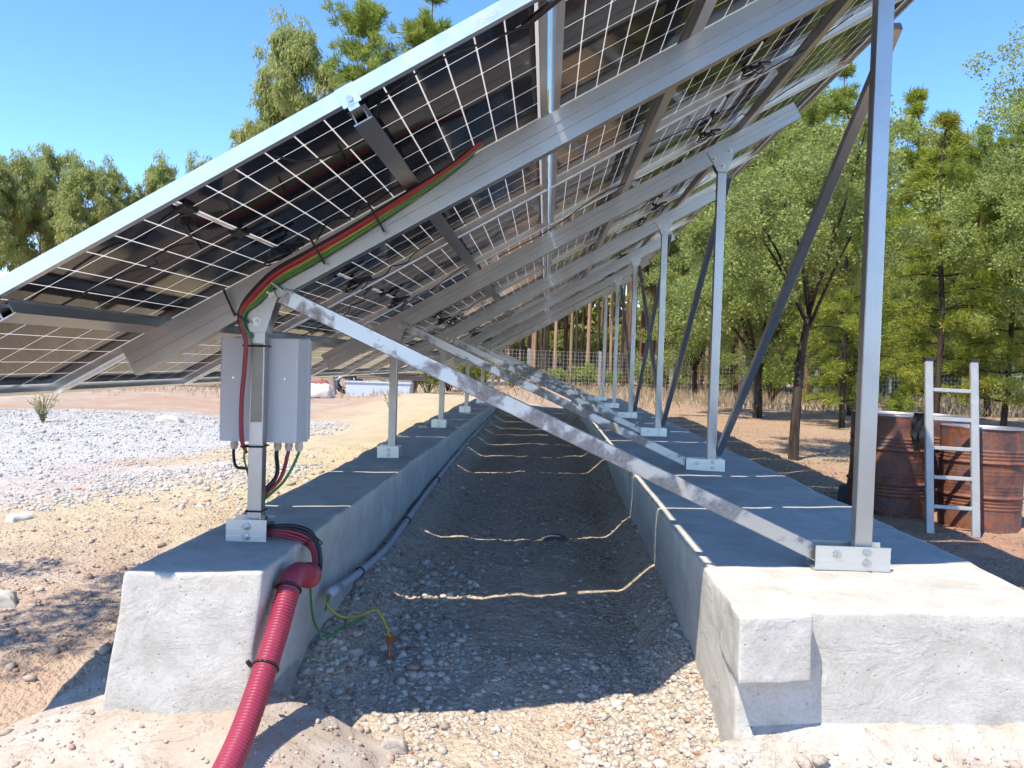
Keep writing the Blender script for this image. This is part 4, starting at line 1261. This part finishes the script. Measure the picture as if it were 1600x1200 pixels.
def proto_pine(seed, height=12.0, crown0=0.42, spread=1.9, leafL=0.17, whorls=13, per=85, mat='leaf_pine', bark='bark_pine', r0=0.13, up=0.35, tip=0.75):
    r = random.Random(seed)
    mb = MB()
    limb(mb, [(0, 0, -0.3), (r.uniform(-.1, .1), r.uniform(-.1, .1), height * 0.35), (r.uniform(-.15, .15), r.uniform(-.15, .15), height * 0.7), (0, 0, height)], r0, 0.02, 8)
    C = []; Dv = []
    for w_ in range(whorls):
        t = w_ / (whorls - 1)
        z = height * (crown0 + (1 - crown0) * t * 0.96)
        env = spread * (1 - t) ** tip * (0.65 + 0.35 * min(1, t * 5 + 0.2)) + 0.15
        if tip < 0.6: z += r.uniform(-0.35, 0.35); env *= r.uniform(0.8, 1.15)
        for q in range(r.choice((4, 5, 6))):
            a = r.uniform(0, 6.283)
            ln = env * r.uniform(0.6, 1.1)
            e = Vector((math.cos(a) * ln, math.sin(a) * ln, z + ln * up * r.uniform(0.4, 1.3)))
            m_ = Vector((math.cos(a) * ln * .5, math.sin(a) * ln * .5, z + ln * 0.06))
            limb(mb, [(0, 0, z), m_, e], 0.03 * (1.1 - t), 0.008, 5)
            for s_ in range(5):
                u = 0.35 + 0.65 * s_ / 4
                p = Vector((0, 0, z)).lerp(m_, u * 2) if u < 0.5 else m_.lerp(e, u * 2 - 1)
                off = Vector((r.uniform(-.2, .2), r.uniform(-.2, .2), r.uniform(-0.05, .2))) * (0.5 + ln * 0.35)
                C.append(p + off); Dv.append((e - Vector((0, 0, z))).normalized() + Vector((0, 0, 0.5)))
    C = np.array([tuple(c) for c in C]); Dv = np.array([tuple(d) for d in Dv])
    n = len(C)
    per_ = per // 2 + 20
    idx = np.repeat(np.arange(n), per_)
    d = rsphere(n * per_) + Dv[idx] * 0.75
    P = C[idx] + rng.normal(0, 0.07, (n * per_, 3))
    v = leaves(P, d, leafL * rng.uniform(0.7, 1.4, n * per_), np.full(n * per_, leafL * 0.11) * rng.uniform(0.7, 1.5, n * per_))
    return mesh_of(mb, 'trunk', M[bark], True), crown_mesh('crown', [v], M[mat])

def proto_euc(seed, height=14.0, crown0=0.42, spread=2.2, clumps=260, per=90, leafL=0.30, r0=0.12):
    r = random.Random(seed)
    mb = MB()
    bx, by = r.uniform(-.4, .4), r.uniform(-.4, .4)
    limb(mb, [(0, 0, -0.3), (bx * .3, by * .3, height * 0.3), (bx * .8, by * .6, height * 0.62), (bx, by, height * 0.96)], r0, 0.025, 8)
    C = []
    for q in range(26):
        t = r.random() ** 0.8
        z = height * (crown0 + (0.97 - crown0) * t)
        a = r.uniform(0, 6.283)
        ln = spread * (1.02 - t ** 2 * 0.75) * r.uniform(0.35, 1.05) * (0.55 + 0.45 * min(1, 3 * t + 0.2))
        e = Vector((bx + math.cos(a) * ln, by + math.sin(a) * ln, z + ln * 0.55))
        limb(mb, [(bx * z / height, by * z / height, z - ln * 0.4), (bx + math.cos(a) * ln * .5, by + math.sin(a) * ln * .5, z + ln * .15), e], 0.035 * (1.1 - t), 0.006, 5)
        for s_ in range(clumps // 26 + 1):
            C.append(e + Vector((r.gauss(0, .32), r.gauss(0, .32), r.gauss(-0.1, .42))))
    C = np.array([tuple(c) for c in C])
    n = len(C)
    idx = np.repeat(np.arange(n), per)
    rad = 0.34 * rng.uniform(0.6, 1.3, n)
    d = rsphere(n * per)
    P = C[idx] + d * rad[idx][:, None] * (rng.random(n * per) ** 0.5)[:, None] * np.array([1, 1, 1.25])
    dirv = rng.normal(0, 0.45, (n * per, 3)) + np.array([0, 0, -1.0])
    v = leaves(P, dirv, leafL * rng.uniform(0.7, 1.3, n * per), leafL * 0.17 * rng.uniform(0.7, 1.4, n * per))
    return mesh_of(mb, 'trunk', M['bark_euc'], True), crown_mesh('crown', [v], M['leaf_euc'])

def proto_shrub(seed, height=1.4, spread=0.8, clumps=45, per=70, leafL=0.07, mat='leaf_bush'):
    r = random.Random(seed)
    mb = MB()
    C = []
    for q in range(9):
        a = q * 0.7 * 2.4 + r.uniform(-.3, .3)
        e = Vector((math.cos(a) * spread * r.uniform(.3, .9), math.sin(a) * spread * r.uniform(.3, .9), height * r.uniform(.5, 1.0)))
        limb(mb, [(r.uniform(-.05, .05), r.uniform(-.05, .05), -0.1), Vector(e) * 0.5 + Vector((0, 0, .1)), e], 0.025, 0.006, 5)
        for s_ in range(clumps // 9):
            C.append(e * r.uniform(.55, 1.02) + Vector((r.gauss(0, .14), r.gauss(0, .14), r.gauss(0, .1))))
    C = np.array([tuple(c) for c in C]); C[:, 2] = np.maximum(C[:, 2], 0.08)
    v = clump_leaves(C, 0.2 * spread * rng.uniform(.7, 1.3, len(C)), per, leafL, leafL * 0.5)
    return mesh_of(mb, 'trunk', M['bark_oak'], True), crown_mesh('crown', [v], M[mat])

def put(proto, name, label, x, y, scale=1.0, rz=None, cat='tree', group=None, sz=None, dz=0.0, rot=None):
    root = empty(name, (x, y, gz(x, y) + dz), rot or (0, 0, rnd.uniform(0, 6.28) if rz is None else rz))
    s_ = scale
    root.scale = (s_, s_, s_ * (sz or 1.0))
    tag(root, label, cat, group)
    link_obj('trunk', proto[0], root)
    link_obj('crown', proto[1], root)
    return root

OAKN = proto_oak(3, 4.6, 1.4, 2.0, 105, 260, 0.046, 0.16, 0.055, 0.155)
OAK = [proto_oak(s, 6.5, 2.3, 1.3, 175, 250, 0.078, 0.0, 0.10, 0.155) for s in (5, 6, 7)]
OAKB = proto_oak(9, 8.0, 2.6, 1.6, 300, 230, 0.065, 0.0, 0.13, 0.12)
PINE = [proto_pine(s, 12.0, 0.40, 2.0, 0.24, 14, 110, up=0.6, tip=0.48) for s in (21, 22)]
PINET = [proto_pine(s, 15.0, 0.62, 2.0, 0.24, 10, 100, r0=0.15, up=0.6, tip=0.45) for s in (23,)]
CON = [proto_pine(s, 7.5, 0.10, 1.7, 0.15, 17, 95, 'leaf_con', 'bark_oak', 0.09, -0.05) for s in (31, 32)]
SPIRE = [proto_pine(s, 10.5, 0.16, 1.25, 0.19, 19, 80, 'leaf_con', 'bark_oak', 0.11, 0.15) for s in (33,)]
EUC = [proto_euc(s, 14.0, 0.5, 2.1) for s in (41, 42, 43)]
EUCT = [proto_euc(s, 16.0, 0.66, 1.7, 110, 70) for s in (44,)]
SHR = proto_shrub(51)
SHU = [proto_shrub(s, 1.5, 1.0, 54, 60, 0.12, 'leaf_under') for s in (52, 53)]

def px_x(px, y): # lateral position of a thing at distance y seen around picture column px (1600 wide)
    d = (px - 800) / 1264.0
    v = _r * d + _f
    return v.x / v.y * y

put(OAKN, 'oak_tree', 'small oak with dark twisted trunk beside the drums', 3.28, 10.75, 1.0, 0.6)
put(OAK[0], 'oak_tree', 'broad light green oak crown behind the second tall post', px_x(1185, 19.5), 19.5, 0.98, 1.0)
put(OAK[1], 'oak_tree', 'oak with a pale leaning stem right of the near trunk', px_x(1330, 22.0), 22.0, 0.72, 2.0)
put(OAKB, 'oak_tree', 'big oak at the picture edge above the ladder', px_x(1672, 17.0), 17.0, 1.0, 0.2)
put(OAK[0], 'oak_tree', 'pale oak crown between the spire tree and the picture edge', px_x(1545, 24), 24.0, 0.85, 3.1)
put(OAK[1], 'oak_tree', 'rounded oak standing behind the yellowish conifers', px_x(1420, 27), 27.0, 0.8, 4.4)
put(OAK[2], 'oak_tree', 'oak crown showing just left of the crossed braces', px_x(1085, 31), 31.0, 0.92, 0.9)
put(CON[0], 'conifer_tree', 'yellow green conifer with a rusty patch by the small oak', px_x(1318, 17.0), 17.0, 0.74, 0.3)
put(CON[1], 'conifer_tree', 'yellow green conifer right of the nearest tall post', px_x(1462, 19), 19.0, 0.95, 1.3)
put(CON[0], 'conifer_tree', 'yellow green conifer at the edge beyond the ladder', px_x(1570, 18.5), 18.5, 0.78, 2.6)
put(SPIRE[0], 'conifer_tree', 'tall spired conifer rising beside the nearest tall post', px_x(1415, 23), 23.0, 0.86, 0.4)
put(PINE[0], 'pine_tree', 'tall pine filling the sky under the high edge of the array', px_x(1262, 30), 30.0, 0.93, 0.4)
put(PINE[1], 'pine_tree', 'pine with open crown behind the leaning diagonal brace', px_x(1180, 35), 38.0, 1.02, 1.4)
put(PINE[0], 'pine_tree', 'pine whose tip shows right of the spired conifer', px_x(1490, 40), 40.0, 0.98, 2.9)
put(PINE[1], 'pine_tree', 'pine showing between the two oaks near the picture edge', px_x(1570, 42), 42.0, 1.0, 3.9)
put(EUC[0], 'eucalyptus_tree', 'tall drooping eucalyptus rising behind the panel edge', px_x(452, 40), 40.0, 1.22, 0.3)
put(EUC[1], 'eucalyptus_tree', 'smaller eucalyptus at the foot of the tall one behind the array', px_x(415, 41), 41.5, 1.02, 1.9)
put(PINE[0], 'pine_tree', 'pine with tufted top above the end clamp', px_x(562, 38), 38.0, 1.49, 1.0)
put(PINE[1], 'pine_tree', 'pine tip just showing above the panel frame', px_x(655, 38), 39.0, 1.53, 2.2)
put(PINET[0], 'pine_tree', 'pine mostly hidden behind the panels beside the tufted pine', px_x(500, 38), 43.0, 1.08, 2.2)
scr = [(1150, 236), (1212, 150), (1300, 128), (1348, 190), (1452, 236), (1520, 222), (1590, 180), (1255, 205)]
for q, (px, py) in enumerate(sorted(scr)):
    y_ = 33 + (q * 5 % 4) * 1.6
    h_ = (569 - (853 - px) * 0.0303 - py) / 1264 * y_ + 1.15
    put(PINE[q % 2], 'pine_tree', '%s pine of the tall screen behind the oaks, counted from the array' % ORD[q], px_x(px, y_), y_, h_ / 12.0, 0.8 * q, group='pines behind the oaks')
eu = [(-8, 252, 0), (32, 246, 1), (62, 262, 0), (94, 232, 2), (130, 262, 0), (180, 262, 1), (248, 256, 0), (300, 248, 1)]
for q, (px, py, t_) in enumerate(eu):
    y_ = 44 + (q % 4) * 2.2
    hor = 569 - (853 - px) * 0.0303
    h_ = (hor - py) / 1264 * y_ + 1.15
    put(EUC[t_], 'eucalyptus_tree', '%s eucalyptus of the row beyond the low array edge, counted from the picture edge' % ORD[q],
        px_x(px, y_), y_, h_ / 14.0 * 1.0, cat='tree', group='eucalyptus row beyond the array')
# the wood beyond the fence
wr = random.Random(5)
placed = []
tries = 0
while len(placed) < 125 and tries < 6000:
    tries += 1
    y_ = wr.uniform(37.5, 78)
    x_ = wr.uniform(-0.10 * y_ - 1.5, 0.80 * y_)
    if any((x_ - a) ** 2 + (y_ - b) ** 2 < (1.15 if y_ < 55 else 2.0) ** 2 for a, b in placed): continue
    placed.append((x_, y_))
    t_ = wr.random()
    right = x_ / y_
    if right < 0.32:
        if t_ < 0.5: pr, nm, lb_ = EUCT[0], 'eucalyptus_tree', 'slim eucalyptus with bare orange trunk in the wood behind the fence'
        elif t_ < 0.8: pr, nm, lb_ = PINET[0], 'pine_tree', 'bare stemmed pine in the wood behind the fence'
        else: pr, nm, lb_ = EUC[wr.randrange(3)], 'eucalyptus_tree', 'leafy eucalyptus in the wood behind the fence'
        sc = wr.uniform(0.72, 1.0)
    else:
        if t_ < 0.35: pr, nm, lb_ = PINE[wr.randrange(2)], 'pine_tree', 'green crowned pine in the wood beyond the drums'
        elif t_ < 0.6: pr, nm, lb_ = PINET[0], 'pine_tree', 'bare stemmed pine in the wood beyond the drums'
        elif t_ < 0.85: pr, nm, lb_ = OAK[wr.randrange(3)], 'oak_tree', 'oak in the depth of the wood beyond the drums'
        else: pr, nm, lb_ = EUC[wr.randrange(3)], 'eucalyptus_tree', 'leafy eucalyptus in the wood beyond the drums'
        sc = wr.uniform(0.80, 1.08) if 'oak' not in nm else wr.uniform(1.0, 1.4)
    put(pr, nm, lb_, x_, y_, sc, wr.uniform(0, 6.28), group='trees of the wood behind the fence')
for q in range(48):
    y_ = wr.uniform(38, 58); x_ = wr.uniform(-0.05, 0.27) * y_
    a_ = q % 2
    put((EUCT[0], PINET[0])[a_], ('eucalyptus_tree', 'pine_tree')[a_], ('slim eucalyptus with bare orange trunk in the wood behind the fence', 'bare stemmed pine in the wood behind the fence')[a_], x_, y_, wr.uniform(0.6, 0.95), wr.uniform(0, 6.28), group='trees of the wood behind the fence')
# shrubs
put(SHR, 'shrub', 'bright yellow green shrub near the fence, left of the near trunk', px_x(1208, 28), 28.0, 1.15, 0.3, 'shrub')
put(SHR, 'shrub', 'small bright shrub at the foot of the leaning oak', px_x(1345, 21), 21.0, 0.6, 1.3, 'shrub')
put(SHR, 'shrub', 'small bright shrub seen over the drum rim', px_x(1412, 18), 18.0, 0.55, 2.3, 'shrub')
un = [(x_, 36.3 + wr.uniform(0, 2.5)) for x_ in np.arange(-7.5, 30, 1.55)]
for q, (x_, y_) in enumerate(un):
    put(SHU[q % 2], 'undergrowth_shrub', 'scrubby shrub in the undergrowth along the fence', x_ + wr.uniform(-.5, .5), y_, wr.uniform(0.55, 1.2), wr.uniform(0, 6), 'shrub', 'scrub along the fence')
for q, (px, y_, s_) in enumerate(((668, 27, 0.9), (700, 30, 1.1), (735, 33, 1.0))):
    put(SHU[q % 2], 'undergrowth_shrub', ['dark scrub beside the grey trough', 'scrub right of the grey trough, behind the sand heap', 'scrub at the far end of the narrow beam'][q], px_x(px, y_), y_, s_, 0.4 * q, 'shrub', 'scrub behind the array')
for q in range(44):
    y_ = wr.uniform(39, 60); x_ = wr.uniform(0.22 * y_, 0.75 * y_) if q % 5 else wr.uniform(-0.1, 0.2) * y_
    if x_ < 0.22 * y_: y_ *= 1.45; x_ *= 1.45
    put(SHU[q % 2], 'thicket_shrub', 'tall green thicket between the trunks of the wood', x_, y_, wr.uniform(1.5, 3.0), wr.uniform(0, 6), 'shrub', 'thickets inside the wood')
# far mass of the wood
n_ = 90000
Xf = rng.uniform(-22, 85, n_); Yf = rng.uniform(79, 90, n_)
Zf = ground_h(Xf, Yf) + rng.random(n_) ** 0.9 * (9.5 + 2.0 * np.sin(Xf * 0.5) + 1.5 * np.sin(Xf * 1.3))
v, f = leaves(np.stack([Xf, Yf, Zf], 1), rng.normal(0, 1, (n_, 3)) + np.array([0, 0, -.4]), rng.uniform(0.5, 1.1, n_), rng.uniform(0.25, 0.5, n_))
fw = link_obj('far_wood', np_mesh('far_wood', v, f, M['leaf_under']))
tag(fw, 'dark green depth of the wood far behind the fence', 'wood', kind='stuff')
# tree beside the lens whose shade dapples the soil
put(OAKN, 'oak_tree', 'oak outside the picture whose shade dapples the soil by the beam', -4.45, 0.70, 1.02, 2.0)

# dry grass
def grass(name, X, Y, hgt, mat, label, lean=0.5, w=0.004):
    n = len(X)
    C = np.stack([X, Y, ground_h(X, Y) - 0.005], 1)
    D = rng.normal(0, lean, (n, 3)); D[:, 2] = 1
    L = hgt * rng.uniform(0.4, 1.4, n)
    v, f = leaves(C, D, L, np.full(n, w) * rng.uniform(.7, 1.5, n), 0.3)
    o = link_obj(name, np_mesh(name, v, f, mat))
    return tag(o, label, 'grass', kind='stuff')
X, Y = clumped(26000, 1.7, 12, 3.2, 27, 0.8, 0.52, 1.2)
grass('dry_grass', X, Y, 0.055, M['straw'], 'short dry grass and straw on the ground right of the wide beam', 1.6, 0.006)
X, Y = clumped(14000, 1.0, 30, 22, 37, 0.5, 0.5)
grass('dry_grass', X, Y, 0.38, M['straw'], 'tall dry grass along the foot of the wire fence', 0.35, 0.02)
X, Y = clumped(5000, -30, 0, 20, 40, 0.5, 0.5)
grass('dry_grass', X, Y, 0.25, M['straw'], 'dry grass on the open ground beyond the limestone bed', 0.4, 0.02)
# fallen leaf litter right of the beam
X, Y = clumped(9000, 1.68, 7, 3.0, 12, 1.2, 0.5, 1.3)
n_ = len(X)
v, f = leaves(np.stack([X, Y, ground_h(X, Y) + 0.006], 1), np.stack([rng.normal(0, 1, n_), rng.normal(0, 1, n_), rng.normal(0, .25, n_)], 1), rng.uniform(.015, .045, n_), rng.uniform(.008, .02, n_))
o = link_obj('leaf_litter', np_mesh('leaf_litter', v, f, M['straw']))
tag(o, 'fallen dry leaves under the small oak by the drums', 'leaves', kind='stuff')

# weeds on the limestone bed and sand heap
def weed(label, x, y, h_, nst, seed, mat='leaf_under'):
    r = random.Random(seed)
    root = empty('weed', (x, y, gz(x, y)))
    mb = MB(); C = []; D = []
    for q in range(nst):
        a = r.uniform(0, 6.28); t = r.uniform(.1, .5)
        e = Vector((math.cos(a) * t * h_, math.sin(a) * t * h_, h_ * r.uniform(.6, 1)))
        mb.tube(smooth_path([(0, 0, -0.02), e * 0.5 + Vector((0, 0, .05)), e], 4), 0.004, 4)
        for s_ in range(14):
            u = r.uniform(.1, 1)
            C.append(tuple(e * u)); D.append((r.gauss(0, 1), r.gauss(0, 1), 0.4))
    mb.build('stem', M['straw'], root)
    n = len(C)
    v, f = leaves(np.array(C), np.array(D), rng.uniform(.02, .05, n), rng.uniform(.01, .025, n))
    link_obj('foliage', np_mesh('foliage', v, f, M[mat]), root)
    tag(root, label, 'weed')
weed('spindly weed growing on the pale limestone bed', -7.0, 11.0, 0.42, 22, 1)
weed('thin dry weed on the yellow sand heap', -3.0, 15.5, 0.45, 10, 2)

# ------------------------------------------------------------------ junk beyond the sand heap
tr_ = empty('feed_trough', (-5.0, 24.3, gz(-5.0, 24.3)))
mb = MB()
for a, b in (((-0.95, -0.25, 0.0), (0.95, -0.30, 0.44)), ((-0.95, 0.25, 0.0), (0.95, 0.30, 0.44))):
    mb.box(a[0], b[0], min(a[1], b[1]), min(a[1], b[1]) + 0.02, a[2], b[2])
mb.box(-0.97, -0.95, -0.30, 0.32, 0, 0.44); mb.box(0.95, 0.97, -0.30, 0.32, 0, 0.44); mb.box(-0.95, 0.95, -0.28, 0.27, 0.0, 0.03)
mb.build('tank', M['troughm'], tr_)
mb = MB(); mb.box(-1.0, 1.0, -0.335, -0.302, 0.405, 0.445); mb.build('lip', M['troughm'], tr_)
tag(tr_, 'long pale grey trough beyond the sand heap', 'trough')
st_ = empty('timber_stack', (-5.2, 25.6, gz(-5.2, 25.6)))
for q in range(12):
    mb = MB(); z = 0.50 + 0.055 * (q // 2); yy = -0.3 + 0.45 * (q % 2)
    mb.bar((-1.2 + rnd.uniform(-.2, .2), yy, z), (1.3 + rnd.uniform(-.3, .2), yy + rnd.uniform(-.1, .1), z + rnd.uniform(-.01, .01)), 0.40, 0.04); mb.build('plank', M['wood'], st_)
for sx in (-0.9, 0.9):
    mb = MB(); mb.bar((sx, -0.5, 0.0), (sx, -0.5, 0.48), 0.3, 0.2, (0, 1, 0)); mb.bar((sx, 0.4, 0.0), (sx, 0.4, 0.48), 0.3, 0.2, (0, 1, 0)); mb.build('trestle', M['wood'], st_)
tag(st_, 'stack of old planks raised behind the grey trough', 'timber')
lg = empty('timber_post', (-6.6, 24.6, gz(-6.6, 24.6)))
mb = MB(); limb(mb, [(0.1, 0, -0.1), (0.03, 0.05, 0.4), (-0.12, 0.1, 1.0)], 0.12, 0.09, 8); mb.build('log', M['wood'], lg, True)
tag(lg, 'leaning old log left of the grey trough', 'log')
tw = empty('junk_heap', (-6.2, 24.9, gz(-6.2, 24.9)))
for q in range(6):
    mb = MB(); a = rnd.uniform(0, 6)
    ring = [(0.28 * math.cos(t), 0.1 * math.sin(t * 2 + a), 0.30 + 0.28 * math.sin(t) + 0.03 * q) for t in np.linspace(0, 6.283, 17)]
    mb.tube([(x + rnd.uniform(-.03, .03), y + 0.05 * q, z) for x, y, z in ring], 0.025, 6); mb.build('hose_coil', M['black' if q % 2 else 'pvc'], tw, True)
tag(tw, 'coils of old hose beside the grey trough', 'hose')
def sack(label, x, y, s, mat, seed):
    v, f = hexa([(-s, -s * .7, 0), (s, -s * .7, 0), (s, s * .7, 0), (-s, s * .7, 0), (-s * .8, -s * .5, s * .7), (s * .7, -s * .5, s * .9), (s * .7, s * .5, s * .8), (-s * .8, s * .5, s * .7)], (6, 6, 5), s * .35, s * .12, 2 / s, seed)
    o = link_mesh('sack', v, f, M[mat], None, True, (x, y, gz(x, y) - 0.02))
    tag(o, label, 'sack')
sack('pale sack left of the leaning log', -7.25, 24.2, 0.36, 'sack', 1)
sack('dark red sack behind the pale sack', -7.1, 25.1, 0.50, 'rag', 2)
sack('white sheeting heaped on the ground before the log', -6.3, 22.2, 0.50, 'sack', 3)
bd = empty('timber_stack', (-12.5, 27.0, gz(-12.5, 27)))
for q in range(4):
    mb = MB(); mb.bar((-1.6, 0.15 * q, 0.08 + 0.07 * q), (1.5, 0.12 * q, 0.08 + 0.07 * q), 0.25, 0.06); mb.build('plank', M['wood'], bd)
tag(bd, 'low pile of boards far beyond the limestone bed', 'timber')

# ------------------------------------------------------------------ lift everything so that the soil lies near zero
for o in list(SC.objects):
    if o.parent is None:
        o.location.z += H
